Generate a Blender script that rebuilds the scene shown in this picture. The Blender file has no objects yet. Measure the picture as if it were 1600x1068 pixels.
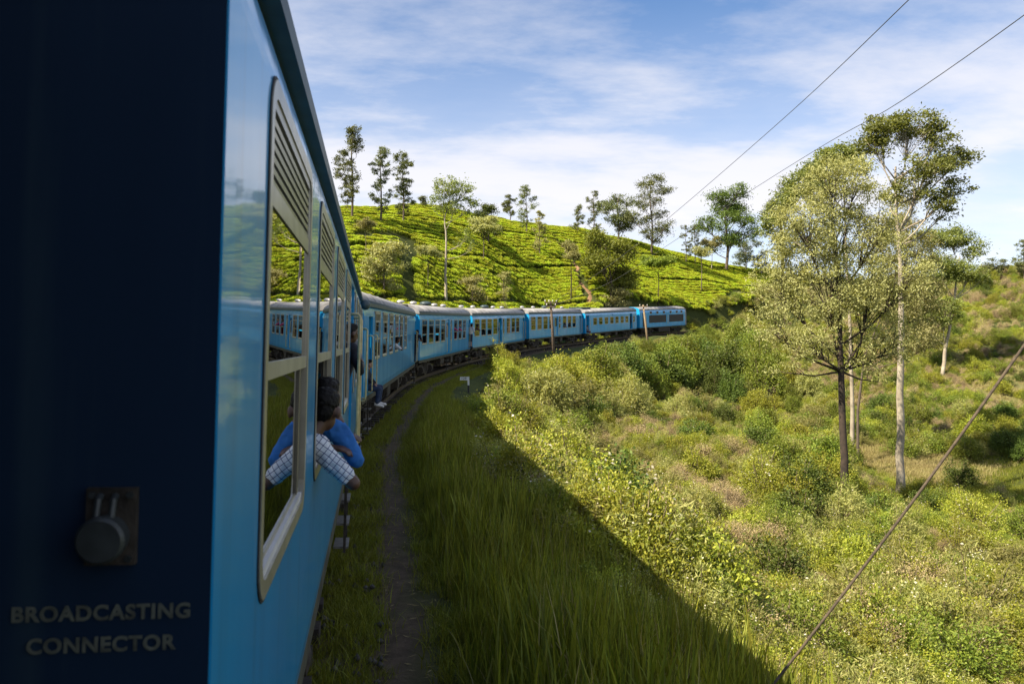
import bpy, bmesh, math, random
import numpy as np
from mathutils import Vector, Matrix

R = math.radians
random.seed(7)
RNG = np.random.default_rng(11)
SC = bpy.context.scene
COL = SC.collection
F = 1600 * 28 / 36.0          # focal length in photo pixels
HZ = 540.0                    # horizon row in photo pixels

# ------------------------------------------------------------------ camera
cam_d = bpy.data.cameras.new('camera')
cam = bpy.data.objects.new('camera', cam_d)
COL.objects.link(cam)
cam_d.lens = 28.0
cam_d.sensor_width = 36.0
cam_d.clip_start = 0.05
cam_d.clip_end = 9000.0
cam.location = (0, 0, 0)
cam.rotation_euler = (R(90.28), 0, 0)
cam_d.dof.use_dof = True
cam_d.dof.focus_distance = 38.0
cam_d.dof.aperture_fstop = 6.3
SC.camera = cam

# ------------------------------------------------------------------ light, sky, exposure
SUN_AZ, SUN_EL = -120.0, 44.5      # azimuth clockwise from +Y
sun_dir = Vector((math.sin(R(SUN_AZ)) * math.cos(R(SUN_EL)),
                  math.cos(R(SUN_AZ)) * math.cos(R(SUN_EL)), math.sin(R(SUN_EL))))
sun_d = bpy.data.lights.new('sun', 'SUN')
sun_d.energy = 5.0
sun_d.angle = R(0.5)
sun_d.color = (1.0, 0.87, 0.66)
sun = bpy.data.objects.new('sun', sun_d)
COL.objects.link(sun)
sun.rotation_euler = (-sun_dir).to_track_quat('-Z', 'Y').to_euler()
sun.location = (-60, 0, 60)

world = bpy.data.worlds.new('World')
SC.world = world
world.use_nodes = True
wn, wl = world.node_tree.nodes, world.node_tree.links
wn.clear()
w_out = wn.new('ShaderNodeOutputWorld')
w_bg = wn.new('ShaderNodeBackground')
w_bg.inputs['Strength'].default_value = 0.085
w_sky = wn.new('ShaderNodeTexSky')
w_sky.sky_type = 'NISHITA'
w_sky.sun_disc = False
w_sky.sun_elevation = R(SUN_EL)
w_sky.sun_rotation = R(SUN_AZ)
w_sky.altitude = 1800
w_sky.air_density = 1.0
w_sky.dust_density = 0.3
w_sky.ozone_density = 2.0


def nd(nodes, t, **kw):
    n = nodes.new(t)
    for k, v in kw.items():
        setattr(n, k, v)
    return n


def mth(nodes, links, op, a, b=None, clamp=False):
    n = nodes.new('ShaderNodeMath')
    n.operation = op
    n.use_clamp = clamp
    for i, v in enumerate((a, b)):
        if v is None:
            continue
        if isinstance(v, (int, float)):
            n.inputs[i].default_value = v
        else:
            links.new(v, n.inputs[i])
    return n.outputs[0]


w_tc = wn.new('ShaderNodeTexCoord')
w_sep = wn.new('ShaderNodeSeparateXYZ')
wl.new(w_tc.outputs['Generated'], w_sep.inputs[0])
zz = mth(wn, wl, 'ADD', mth(wn, wl, 'MAXIMUM', w_sep.outputs['Z'], 0.0), 0.16)
cx = mth(wn, wl, 'DIVIDE', w_sep.outputs['X'], zz)
cy = mth(wn, wl, 'DIVIDE', w_sep.outputs['Y'], zz)
w_cmb = wn.new('ShaderNodeCombineXYZ')
wl.new(cx, w_cmb.inputs['X'])
wl.new(cy, w_cmb.inputs['Y'])
w_map = nd(wn, 'ShaderNodeMapping')
w_map.inputs['Rotation'].default_value = (0, 0, R(-28))
w_map.inputs['Scale'].default_value = (0.62, 1.0, 1.0)
w_map.inputs['Location'].default_value = (3.1, 0.55, 0)
wl.new(w_cmb.outputs[0], w_map.inputs['Vector'])
w_n1 = nd(wn, 'ShaderNodeTexNoise')
w_n1.inputs['Scale'].default_value = 0.75
w_n1.inputs['Detail'].default_value = 9
w_n1.inputs['Roughness'].default_value = 0.56
w_n1.inputs['Distortion'].default_value = 0.5
wl.new(w_map.outputs[0], w_n1.inputs['Vector'])
w_n2 = nd(wn, 'ShaderNodeTexNoise')
w_n2.inputs['Scale'].default_value = 2.4
w_n2.inputs['Detail'].default_value = 8
w_n2.inputs['Roughness'].default_value = 0.6
wl.new(w_map.outputs[0], w_n2.inputs['Vector'])
n_sum = mth(wn, wl, 'ADD', mth(wn, wl, 'MULTIPLY', w_n1.outputs[0], 0.66), mth(wn, wl, 'MULTIPLY', w_n2.outputs[0], 0.42))
w_ramp = nd(wn, 'ShaderNodeMapRange', interpolation_type='SMOOTHSTEP')
w_ramp.inputs['From Min'].default_value = 0.385
w_ramp.inputs['From Max'].default_value = 0.63
w_ramp.inputs['To Min'].default_value = 0.0
w_ramp.inputs['To Max'].default_value = 0.88
wl.new(n_sum, w_ramp.inputs['Value'])
# thin high veil that thickens towards the horizon all round
w_low = nd(wn, 'ShaderNodeMapRange', interpolation_type='SMOOTHSTEP')
w_low.inputs['From Min'].default_value = 0.02
w_low.inputs['From Max'].default_value = 0.48
w_low.inputs['To Min'].default_value = 0.85
w_low.inputs['To Max'].default_value = 0.0
wl.new(w_sep.outputs['Z'], w_low.inputs['Value'])
cov = mth(wn, wl, 'MAXIMUM', w_ramp.outputs[0], mth(wn, wl, 'MULTIPLY', w_low.outputs[0], 1.0))
cov = mth(wn, wl, 'ADD', mth(wn, wl, 'MULTIPLY', cov, 0.7), mth(wn, wl, 'MULTIPLY', mth(wn, wl, 'MULTIPLY', w_ramp.outputs[0], w_low.outputs[0]), 0.5), clamp=True)
w_mix = nd(wn, 'ShaderNodeMix', data_type='RGBA')
wl.new(cov, w_mix.inputs['Factor'])
w_hs = wn.new('ShaderNodeHueSaturation')
w_hs.inputs['Saturation'].default_value = 1.20
w_hs.inputs['Value'].default_value = 0.92
wl.new(w_sky.outputs[0], w_hs.inputs['Color'])
wl.new(w_hs.outputs[0], w_mix.inputs['A'])
w_mix.inputs['B'].default_value = (5.2, 5.0, 5.05, 1)
wl.new(w_mix.outputs['Result'], w_bg.inputs['Color'])
wl.new(w_bg.outputs[0], w_out.inputs[0])

SC.view_settings.view_transform = 'Standard'
SC.view_settings.look = 'None'
SC.view_settings.exposure = 1.28
SC.view_settings.gamma = 1.0
SC.view_settings.use_curve_mapping = False
SC.cycles.use_denoising = True
SC.cycles.max_bounces = 8
SC.cycles.diffuse_bounces = 3
SC.cycles.glossy_bounces = 4
SC.cycles.transparent_max_bounces = 24
SC.cycles.sample_clamp_indirect = 6.0
SC.cycles.caustics_reflective = False
SC.cycles.caustics_refractive = False


# ------------------------------------------------------------------ helpers
def P(px, py, Z):
    """point at depth Z on the line of sight through a photo pixel"""
    return Vector(((px - 800) / F * Z, Z, (HZ - py) / F * Z))


MATS = {}


def new_mat(name):
    m = bpy.data.materials.new(name)
    m.use_nodes = True
    n, l = m.node_tree.nodes, m.node_tree.links
    n.clear()
    out = n.new('ShaderNodeOutputMaterial')
    MATS[name] = m
    return m, n, l, out


def surf(name, col, rough=0.6, metal=0.0, var=0.15, scale=6.0, bump=0.0, bscale=40.0, spec=0.5, coat=0.0, col2=None, coords='Object'):
    m, n, l, out = new_mat(name)
    b = n.new('ShaderNodeBsdfPrincipled')
    b.inputs['Roughness'].default_value = rough
    b.inputs['Metallic'].default_value = metal
    b.inputs['Specular IOR Level'].default_value = spec
    b.inputs['Coat Weight'].default_value = coat
    b.inputs['Coat Roughness'].default_value = 0.05
    tc = n.new('ShaderNodeTexCoord')
    nz = n.new('ShaderNodeTexNoise')
    nz.inputs['Scale'].default_value = scale
    nz.inputs['Detail'].default_value = 6
    l.new(tc.outputs[coords], nz.inputs['Vector'])
    mx = nd(n, 'ShaderNodeMix', data_type='RGBA')
    c2 = col2 if col2 else tuple(max(0.0, c * (1 - 2 * var)) for c in col)
    mx.inputs['A'].default_value = (*col, 1) if col2 else (*[min(1, c * (1 + var)) for c in col], 1)
    mx.inputs['B'].default_value = (*c2, 1)
    rg = nd(n, 'ShaderNodeMapRange')
    rg.inputs['From Min'].default_value = 0.3
    rg.inputs['From Max'].default_value = 0.7
    l.new(nz.outputs[0], rg.inputs['Value'])
    l.new(rg.outputs[0], mx.inputs['Factor'])
    l.new(mx.outputs['Result'], b.inputs['Base Color'])
    if bump:
        nb = n.new('ShaderNodeTexNoise')
        nb.inputs['Scale'].default_value = bscale
        nb.inputs['Detail'].default_value = 4
        l.new(tc.outputs[coords], nb.inputs['Vector'])
        bp = n.new('ShaderNodeBump')
        bp.inputs['Strength'].default_value = bump
        bp.inputs['Distance'].default_value = 0.02
        l.new(nb.outputs[0], bp.inputs['Height'])
        l.new(bp.outputs[0], b.inputs['Normal'])
    l.new(b.outputs[0], out.inputs[0])
    return m


def leaf_mat(name, c_dark, c_light, transl=0.35, rough=0.6, gloss=0.025):
    """leaf: colour differs from leaf to leaf (attribute rnd) and from plant to plant"""
    m, n, l, out = new_mat(name)
    at = nd(n, 'ShaderNodeAttribute', attribute_name='rnd')
    oi = n.new('ShaderNodeObjectInfo')
    mx = nd(n, 'ShaderNodeMix', data_type='RGBA')
    mx.inputs['A'].default_value = (*c_dark, 1)
    mx.inputs['B'].default_value = (*c_light, 1)
    l.new(at.outputs['Fac'], mx.inputs['Factor'])
    hs = n.new('ShaderNodeHueSaturation')
    v = mth(n, l, 'ADD', mth(n, l, 'MULTIPLY', oi.outputs['Random'], 0.5), 0.75)
    h = mth(n, l, 'ADD', mth(n, l, 'MULTIPLY', oi.outputs['Random'], 0.03), 0.485)
    l.new(v, hs.inputs['Value'])
    l.new(h, hs.inputs['Hue'])
    l.new(mx.outputs['Result'], hs.inputs['Color'])
    df = n.new('ShaderNodeBsdfDiffuse')
    tr = n.new('ShaderNodeBsdfTranslucent')
    gl = n.new('ShaderNodeBsdfGlossy')
    gl.inputs['Roughness'].default_value = rough
    l.new(hs.outputs[0], df.inputs['Color'])
    tw = nd(n, 'ShaderNodeMix', data_type='RGBA', blend_type='MULTIPLY')
    tw.inputs['Factor'].default_value = 1.0
    tw.inputs['B'].default_value = (1.25, 1.15, 0.55, 1)
    l.new(hs.outputs[0], tw.inputs['A'])
    l.new(tw.outputs['Result'], tr.inputs['Color'])
    m1 = n.new('ShaderNodeMixShader')
    m1.inputs[0].default_value = transl
    l.new(df.outputs[0], m1.inputs[1])
    l.new(tr.outputs[0], m1.inputs[2])
    m2 = n.new('ShaderNodeMixShader')
    m2.inputs[0].default_value = gloss
    l.new(m1.outputs[0], m2.inputs[1])
    l.new(gl.outputs[0], m2.inputs[2])
    l.new(m2.outputs[0], out.inputs[0])
    return m


def glass_mat(name, tint, refl=1.0, rough=0.0):
    m, n, l, out = new_mat(name)
    t = n.new('ShaderNodeBsdfTransparent')
    t.inputs[0].default_value = (*tint, 1)
    g = n.new('ShaderNodeBsdfGlossy')
    g.inputs['Roughness'].default_value = rough
    fr = n.new('ShaderNodeFresnel')
    fr.inputs['IOR'].default_value = 1.52
    mx = n.new('ShaderNodeMixShader')
    fac = mth(n, l, 'MULTIPLY', fr.outputs[0], 1.7 * refl, clamp=True)
    l.new(fac, mx.inputs[0])
    l.new(t.outputs[0], mx.inputs[1])
    l.new(g.outputs[0], mx.inputs[2])
    l.new(mx.outputs[0], out.inputs[0])
    return m


def paint_mat(name, col, col2, rough, coat, chips=True):
    """railway paint: slow tone changes, streaks of grime, small chips, orange peel"""
    m, n, l, out = new_mat(name)
    b = n.new('ShaderNodeBsdfPrincipled')
    tc = n.new('ShaderNodeTexCoord')
    mp = n.new('ShaderNodeMapping')
    mp.inputs['Scale'].default_value = (1.0, 1.0, 0.22)
    l.new(tc.outputs['Object'], mp.inputs[0])
    nz = n.new('ShaderNodeTexNoise')
    nz.inputs['Scale'].default_value = 1.3
    nz.inputs['Detail'].default_value = 7
    l.new(mp.outputs[0], nz.inputs['Vector'])
    mx = nd(n, 'ShaderNodeMix', data_type='RGBA')
    mx.inputs['A'].default_value = (*col, 1)
    mx.inputs['B'].default_value = (*col2, 1)
    rg = nd(n, 'ShaderNodeMapRange')
    rg.inputs['From Min'].default_value = 0.35
    rg.inputs['From Max'].default_value = 0.7
    l.new(nz.outputs[0], rg.inputs['Value'])
    l.new(rg.outputs[0], mx.inputs['Factor'])
    last = mx.outputs['Result']
    # thin vertical grime streaks
    mp2 = n.new('ShaderNodeMapping')
    mp2.inputs['Scale'].default_value = (9.0, 9.0, 0.5)
    l.new(tc.outputs['Object'], mp2.inputs[0])
    n3 = n.new('ShaderNodeTexNoise')
    n3.inputs['Scale'].default_value = 1.0
    n3.inputs['Detail'].default_value = 5
    l.new(mp2.outputs[0], n3.inputs['Vector'])
    r3 = nd(n, 'ShaderNodeMapRange')
    r3.inputs['From Min'].default_value = 0.54
    r3.inputs['From Max'].default_value = 0.80
    r3.inputs['To Max'].default_value = 0.28
    l.new(n3.outputs[0], r3.inputs['Value'])
    m3 = nd(n, 'ShaderNodeMix', data_type='RGBA')
    m3.inputs['B'].default_value = (0.05, 0.09, 0.10, 1)
    l.new(r3.outputs[0], m3.inputs['Factor'])
    l.new(last, m3.inputs['A'])
    last = m3.outputs['Result']
    rough_sock = None
    if chips:
        mp4 = n.new('ShaderNodeMapping')
        mp4.inputs['Scale'].default_value = (1.6, 1.6, 0.9)
        l.new(tc.outputs['Object'], mp4.inputs[0])
        n4 = n.new('ShaderNodeTexNoise')
        n4.inputs['Scale'].default_value = 2.2
        n4.inputs['Detail'].default_value = 10
        n4.inputs['Roughness'].default_value = 0.72
        l.new(mp4.outputs[0], n4.inputs['Vector'])
        r4 = nd(n, 'ShaderNodeMapRange')
        r4.inputs['From Min'].default_value = 0.715
        r4.inputs['From Max'].default_value = 0.735
        l.new(n4.outputs[0], r4.inputs['Value'])
        m4 = nd(n, 'ShaderNodeMix', data_type='RGBA')
        m4.inputs['B'].default_value = (0.34, 0.31, 0.24, 1)
        l.new(r4.outputs[0], m4.inputs['Factor'])
        l.new(last, m4.inputs['A'])
        last = m4.outputs['Result']
    l.new(last, b.inputs['Base Color'])
    rr = nd(n, 'ShaderNodeMapRange')
    rr.inputs['To Min'].default_value = rough * 0.7
    rr.inputs['To Max'].default_value = rough * 1.6
    l.new(nz.outputs[0], rr.inputs['Value'])
    l.new(rr.outputs[0], b.inputs['Roughness'])
    b.inputs['Coat Weight'].default_value = coat
    b.inputs['Coat Roughness'].default_value = 0.05
    b.inputs['Coat IOR'].default_value = 1.5
    b.inputs['Specular IOR Level'].default_value = 0.3
    nb = n.new('ShaderNodeTexNoise')
    nb.inputs['Scale'].default_value = 1.7
    nb.inputs['Detail'].default_value = 3
    l.new(tc.outputs['Object'], nb.inputs['Vector'])
    bp = n.new('ShaderNodeBump')
    bp.inputs['Strength'].default_value = 0.10
    bp.inputs['Distance'].default_value = 0.02
    l.new(nb.outputs[0], bp.inputs['Height'])
    l.new(bp.outputs[0], b.inputs['Normal'])
    l.new(bp.outputs[0], b.inputs['Coat Normal'])
    l.new(b.outputs[0], out.inputs[0])
    return m


BLUE = paint_mat('coach_blue_paint', (0.015, 0.345, 0.710), (0.011, 0.280, 0.620), 0.30, 0.66)
NAVY = paint_mat('coach_end_blue_painted_shade', (0.0008, 0.0160, 0.047), (0.0006, 0.0115, 0.035), 0.75, 0.0, chips=False)  # same blue paint as the sides, with the gap's shade put into its colour
ROOF = surf('roof_grey_paint', (0.30, 0.30, 0.31), 0.6, var=0.22, scale=1.6, bump=0.1)
GUTTER = surf('roof_eave_dark_paint', (0.045, 0.075, 0.085), 0.5, var=0.2)
SOLE = surf('sole_bar_olive_dirt', (0.055, 0.055, 0.035), 0.8, var=0.35, scale=5)
ALU = surf('window_aluminium', (0.42, 0.40, 0.33), 0.34, metal=0.55, var=0.12, scale=9)
STILE = surf('window_stile_grey', (0.14, 0.13, 0.10), 0.5, var=0.15, scale=9)
ALUW = surf('white_sill_paint', (0.62, 0.63, 0.65), 0.4, var=0.08)
SLAT = surf('louvre_cream_paint', (0.40, 0.385, 0.33), 0.35, metal=0.25, var=0.1)
BLACKV = surf('dark_louvre_gap', (0.02, 0.02, 0.02), 0.8)
RUBBER = surf('black_rubber', (0.014, 0.014, 0.014), 0.7, bump=0.1)
STEEL = surf('dirty_running_gear_steel', (0.045, 0.038, 0.030), 0.75, metal=0.2, var=0.4, scale=12, bump=0.3)
WHEELM = surf('wheel_steel', (0.11, 0.095, 0.08), 0.5, metal=0.5, var=0.35)
RAILM = surf('rail_steel', (0.12, 0.09, 0.07), 0.45, metal=0.6, var=0.3, scale=8)
CREAM = surf('handrail_cream_paint', (0.55, 0.48, 0.25), 0.45, var=0.15, scale=14)
STEPW = surf('step_worn_steel', (0.16, 0.155, 0.14), 0.6, var=0.2)
SEATM = surf('seat_vinyl_navy', (0.02, 0.03, 0.06), 0.5)
LINING = surf('interior_lining_beige', (0.30, 0.30, 0.26), 0.6, var=0.08)
FLOORM = surf('interior_floor_grey', (0.08, 0.08, 0.08), 0.8)
GRILLE = surf('radiator_grille_dark', (0.022, 0.023, 0.024), 0.6)
GREYF = surf('cab_front_grey_paint', (0.16, 0.20, 0.26), 0.4, var=0.1)
VENTM = surf('ventilator_galvanised', (0.50, 0.50, 0.50), 0.4, metal=0.3, var=0.2)
LETTER = surf('letter_white_paint', (0.105, 0.12, 0.10), 0.7, var=0.3, scale=30)
LIDM = surf('connector_lid_grey', (0.045, 0.055, 0.058), 0.45, metal=0.3, var=0.2, scale=20)
GLASS = glass_mat('window_glass', (0.55, 0.60, 0.56))
GLASSD = glass_mat('window_glass_dusty', (0.42, 0.44, 0.38), 0.9, 0.03)
WOODP = surf('pole_weathered_wood', (0.10, 0.075, 0.055), 0.85, var=0.3, scale=8, bump=0.3)
PALEP = surf('pole_pale_wood', (0.24, 0.18, 0.11), 0.85, var=0.25, scale=8, bump=0.3)
INSUL = surf('insulator_porcelain', (0.75, 0.75, 0.73), 0.25)
WIREM = surf('wire_grey', (0.07, 0.07, 0.075), 0.6)
STAYM = surf('stay_cable_rusty', (0.075, 0.055, 0.034), 0.8, var=0.3, scale=20)
SLEEP = surf('sleeper_dark_timber', (0.035, 0.028, 0.022), 0.9, var=0.35, scale=10, bump=0.4)
SIGNW = surf('sign_white_paint', (0.62, 0.64, 0.60), 0.6, var=0.1, scale=20)
SIGNB = surf('sign_black_paint', (0.012, 0.012, 0.012), 0.6)
BARKD = surf('bark_dark', (0.060, 0.042, 0.032), 0.95, scale=3, bump=0.6, bscale=14, col2=(0.02, 0.016, 0.013))
BARKP = surf('bark_pale', (0.42, 0.38, 0.30), 0.9, scale=1.4, bump=0.4, bscale=10, col2=(0.20, 0.165, 0.125))
BARKM = surf('bark_brown', (0.13, 0.10, 0.075), 0.95, scale=2, bump=0.5, bscale=12, col2=(0.06, 0.048, 0.038))
TWIG = surf('dry_twig', (0.20, 0.16, 0.10), 0.9)
SKIN = surf('skin_brown', (0.085, 0.040, 0.024), 0.5, var=0.08, scale=20)
SKINL = surf('skin_light', (0.36, 0.20, 0.14), 0.5, var=0.08, scale=20)
HAIR = surf('hair_black', (0.004, 0.0035, 0.0035), 0.6, var=0.3, scale=60, bump=0.25, bscale=90, spec=0.2)
DENIM = surf('denim_blue', (0.025, 0.045, 0.10), 0.9, var=0.2, scale=12)
NAVYC = surf('navy_cloth', (0.012, 0.016, 0.03), 0.9)
WHITEC = surf('white_cloth', (0.55, 0.57, 0.60), 0.9, var=0.06)
PINKC = surf('pink_cloth', (0.50, 0.06, 0.16), 0.9)
DARKRED = surf('maroon_cloth', (0.10, 0.02, 0.03), 0.9)
SHIRTB = surf('bright_blue_cloth', (0.018, 0.14, 0.45), 0.85, var=0.12, scale=14, bump=0.15, bscale=24)
SHOEW = surf('white_canvas_shoe', (0.62, 0.62, 0.62), 0.8)
GREYC = surf('grey_cloth', (0.16, 0.17, 0.19), 0.9)


def plaid():
    m, n, l, out = new_mat('white_cloth_with_blue_checks')
    b = n.new('ShaderNodeBsdfPrincipled')
    b.inputs['Roughness'].default_value = 0.9
    tc = n.new('ShaderNodeTexCoord')
    mp = n.new('ShaderNodeMapping')
    mp.inputs['Rotation'].default_value = (0, R(-38), 0)
    l.new(tc.outputs['Object'], mp.inputs[0])
    nz = n.new('ShaderNodeTexNoise')
    nz.inputs['Scale'].default_value = 9
    l.new(mp.outputs[0], nz.inputs['Vector'])
    sp = n.new('ShaderNodeSeparateXYZ')
    l.new(mp.outputs[0], sp.inputs[0])
    wob = mth(n, l, 'MULTIPLY', nz.outputs[0], 0.010)
    lines = []
    for ax, pitch in (('X', 0.026), ('Z', 0.026)):
        v = mth(n, l, 'DIVIDE', mth(n, l, 'ADD', sp.outputs[ax], wob), pitch)
        v = mth(n, l, 'FRACT', v)
        lines.append(mth(n, l, 'LESS_THAN', v, 0.13))
    s = mth(n, l, 'MAXIMUM', lines[0], lines[1])
    mx = nd(n, 'ShaderNodeMix', data_type='RGBA')
    mx.inputs['A'].default_value = (0.58, 0.62, 0.68, 1)
    mx.inputs['B'].default_value = (0.05, 0.07, 0.16, 1)
    l.new(s, mx.inputs['Factor'])
    l.new(mx.outputs['Result'], b.inputs['Base Color'])
    nb = n.new('ShaderNodeTexNoise')
    nb.inputs['Scale'].default_value = 16
    l.new(tc.outputs['Object'], nb.inputs['Vector'])
    bp = n.new('ShaderNodeBump')
    bp.inputs['Strength'].default_value = 0.6
    bp.inputs['Distance'].default_value = 0.03
    l.new(nb.outputs[0], bp.inputs['Height'])
    l.new(bp.outputs[0], b.inputs['Normal'])
    l.new(b.outputs[0], out.inputs[0])
    return m


PLAID = plaid()

L_LIME = leaf_mat('leaf_lime', (0.160, 0.207, 0.019), (0.411, 0.413, 0.052))
L_MID = leaf_mat('leaf_mid_green', (0.101, 0.153, 0.019), (0.263, 0.307, 0.042))
L_OLIVE = leaf_mat('leaf_grey_olive', (0.172, 0.198, 0.053), (0.424, 0.410, 0.137))
L_DARK = leaf_mat('leaf_dark_green', (0.050, 0.084, 0.013), (0.127, 0.173, 0.027), 0.25)
L_DRY = leaf_mat('dry_seed_heads', (0.270, 0.200, 0.095), (0.560, 0.460, 0.270), 0.2)
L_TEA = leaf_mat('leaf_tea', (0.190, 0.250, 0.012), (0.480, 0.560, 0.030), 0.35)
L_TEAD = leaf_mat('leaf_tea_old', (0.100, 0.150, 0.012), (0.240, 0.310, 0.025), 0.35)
L_EUC = leaf_mat('leaf_eucalyptus', (0.060, 0.080, 0.026), (0.185, 0.205, 0.075), 0.25)
L_PALE = leaf_mat('leaf_pale_feathery', (0.230, 0.240, 0.080), (0.420, 0.415, 0.175), 0.35)
L_UMB = leaf_mat('leaf_glossy_green', (0.102, 0.144, 0.026), (0.276, 0.324, 0.083), 0.42, 0.55, 0.035)
L_GRASS = leaf_mat('grass_blade', (0.085, 0.115, 0.010), (0.300, 0.310, 0.032), 0.35)
L_FERN = leaf_mat('leaf_fern', (0.061, 0.115, 0.020), (0.165, 0.240, 0.045), 0.35)
L_FLOWER = leaf_mat('pale_flower_heads', (0.42, 0.40, 0.30), (0.62, 0.60, 0.48), 0.2)
L_STRAW = leaf_mat('straw_blade', (0.26, 0.22, 0.09), (0.42, 0.36, 0.17), 0.3)


class MB:
    """collects shapes for one mesh"""
    def __init__(self):
        self.v, self.f, self.mi = [], [], []

    def add(self, vs, fs, mi=0):
        o = len(self.v)
        self.v += [tuple(p) for p in vs]
        self.f += [tuple(i + o for i in q) for q in fs]
        self.mi += [mi] * len(fs)
        return self

    def box(self, a, b, mi=0):
        x0, y0, z0 = a
        x1, y1, z1 = b
        vs = [(x0, y0, z0), (x1, y0, z0), (x1, y1, z0), (x0, y1, z0), (x0, y0, z1), (x1, y0, z1), (x1, y1, z1), (x0, y1, z1)]
        fs = [(3, 2, 1, 0), (4, 5, 6, 7), (0, 1, 5, 4), (1, 2, 6, 5), (2, 3, 7, 6), (3, 0, 4, 7)]
        return self.add(vs, fs, mi)

    def tube(self, pts, rad, n=8, mi=0, caps=True):
        pts = [Vector(p) for p in pts]
        rs = rad if isinstance(rad, (list, tuple)) else [rad] * len(pts)
        vs, fs = [], []
        up = Vector((0.31, 0.17, 0.93))
        for i, p in enumerate(pts):
            d = (pts[min(i + 1, len(pts) - 1)] - pts[max(i - 1, 0)])
            d = d.normalized() if d.length > 1e-9 else Vector((0, 0, 1))
            a = d.cross(up)
            if a.length < 0.05:
                a = d.cross(Vector((1, 0, 0)))
            a.normalize()
            b = d.cross(a)
            for k in range(n):
                t = 2 * math.pi * k / n
                vs.append(p + (a * math.cos(t) + b * math.sin(t)) * rs[i])
        for i in range(len(pts) - 1):
            for k in range(n):
                k2 = (k + 1) % n
                fs.append((i * n + k, i * n + k2, (i + 1) * n + k2, (i + 1) * n + k))
        if caps:
            fs.append(tuple(range(n - 1, -1, -1)))
            fs.append(tuple(range((len(pts) - 1) * n, len(pts) * n)))
        return self.add(vs, fs, mi)

    def lathe(self, prof, axis='Z', c=(0, 0, 0), n=20, mi=0):
        vs, fs = [], []
        for (r, h) in prof:
            for k in range(n):
                t = 2 * math.pi * k / n
                p = (r * math.cos(t), r * math.sin(t), h)
                if axis == 'X':
                    p = (h, r * math.cos(t), r * math.sin(t))
                elif axis == 'Y':
                    p = (r * math.cos(t), h, r * math.sin(t))
                vs.append((p[0] + c[0], p[1] + c[1], p[2] + c[2]))
        for i in range(len(prof) - 1):
            for k in range(n):
                k2 = (k + 1) % n
                fs.append((i * n + k, i * n + k2, (i + 1) * n + k2, (i + 1) * n + k))
        fs.append(tuple(range(n - 1, -1, -1)))
        fs.append(tuple(range((len(prof) - 1) * n, len(prof) * n)))
        return self.add(vs, fs, mi)

    def mesh(self, name, mats, smooth=False):
        me = bpy.data.meshes.new(name)
        me.from_pydata(self.v, [], self.f)
        for m in (mats if isinstance(mats, (list, tuple)) else [mats]):
            me.materials.append(m)
        if any(self.mi):
            me.polygons.foreach_set('material_index', self.mi)
        if smooth:
            me.polygons.foreach_set('use_smooth', [True] * len(me.polygons))
        bm = bmesh.new()
        bm.from_mesh(me)
        bmesh.ops.recalc_face_normals(bm, faces=bm.faces)
        bm.to_mesh(me)
        bm.free()
        return me

    def build(self, name, mats, parent=None, smooth=False):
        return link(name, self.mesh(name, mats, smooth), parent)


def link(name, data, parent=None):
    o = bpy.data.objects.new(name, data)
    COL.objects.link(o)
    if parent is not None:
        o.parent = parent
    return o


def tag(o, label=None, cat=None, group=None, kind=None):
    if label:
        o['label'] = label
    if cat:
        o['category'] = cat
    if group:
        o['group'] = group
    if kind:
        o['kind'] = kind
    return o


def np_mesh(name, v, f4, mat, rnd=None, smooth=False):
    """fast mesh from numpy quads"""
    me = bpy.data.meshes.new(name)
    nv, nf = len(v), len(f4)
    k = f4.shape[1]
    me.vertices.add(nv)
    me.vertices.foreach_set('co', np.asarray(v, dtype=np.float32).ravel())
    me.loops.add(nf * k)
    me.loops.foreach_set('vertex_index', np.asarray(f4, dtype=np.int32).ravel())
    me.polygons.add(nf)
    me.polygons.foreach_set('loop_start', np.arange(0, nf * k, k, dtype=np.int32))
    me.update(calc_edges=True)
    if smooth:
        me.polygons.foreach_set('use_smooth', np.ones(nf, dtype=bool))
    for m in (mat if isinstance(mat, (list, tuple)) else [mat]):
        me.materials.append(m)
    if rnd is not None:
        a = me.attributes.new('rnd', 'FLOAT', 'FACE')
        a.data.foreach_set('value', np.asarray(rnd, dtype=np.float32))
    return me


def leaf_quads(c, n, length, width, rng, droop=0.0, flat=0.0, outward=None):
    """rhombic leaves at centres c (N,3); n ignored; returns verts, faces, rnd"""
    N = len(c)
    d = rng.normal(size=(N, 3))
    if outward is not None:
        d = d * 0.8 + outward
    d[:, 2] = d[:, 2] * (1 - flat) - droop
    d /= np.linalg.norm(d, axis=1, keepdims=True) + 1e-9
    s = rng.normal(size=(N, 3))
    s[:, 2] *= (1 - flat)
    s -= (s * d).sum(1, keepdims=True) * d
    s /= np.linalg.norm(s, axis=1, keepdims=True) + 1e-9
    nrm = np.cross(d, s)
    L = (length * rng.uniform(0.65, 1.3, N))[:, None]
    W = (width * rng.uniform(0.7, 1.25, N))[:, None]
    v = np.empty((N, 4, 3))
    v[:, 0] = c - d * L * 0.5
    v[:, 1] = c + s * W * 0.5 + nrm * W * 0.12
    v[:, 2] = c + d * L * 0.5 - nrm * W * 0.1
    v[:, 3] = c - s * W * 0.5 + nrm * W * 0.12
    f = np.arange(N * 4).reshape(N, 4)
    return v.reshape(-1, 3), f, rng.uniform(0, 1, N)


# ------------------------------------------------------------------ the line of the train
# right-hand lower corner of each vehicle's side at its near and far end (x, y, z); z = lower edge of the side
def hd(h):
    return Vector((math.sin(R(h)), math.cos(R(h)), 0))


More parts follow.
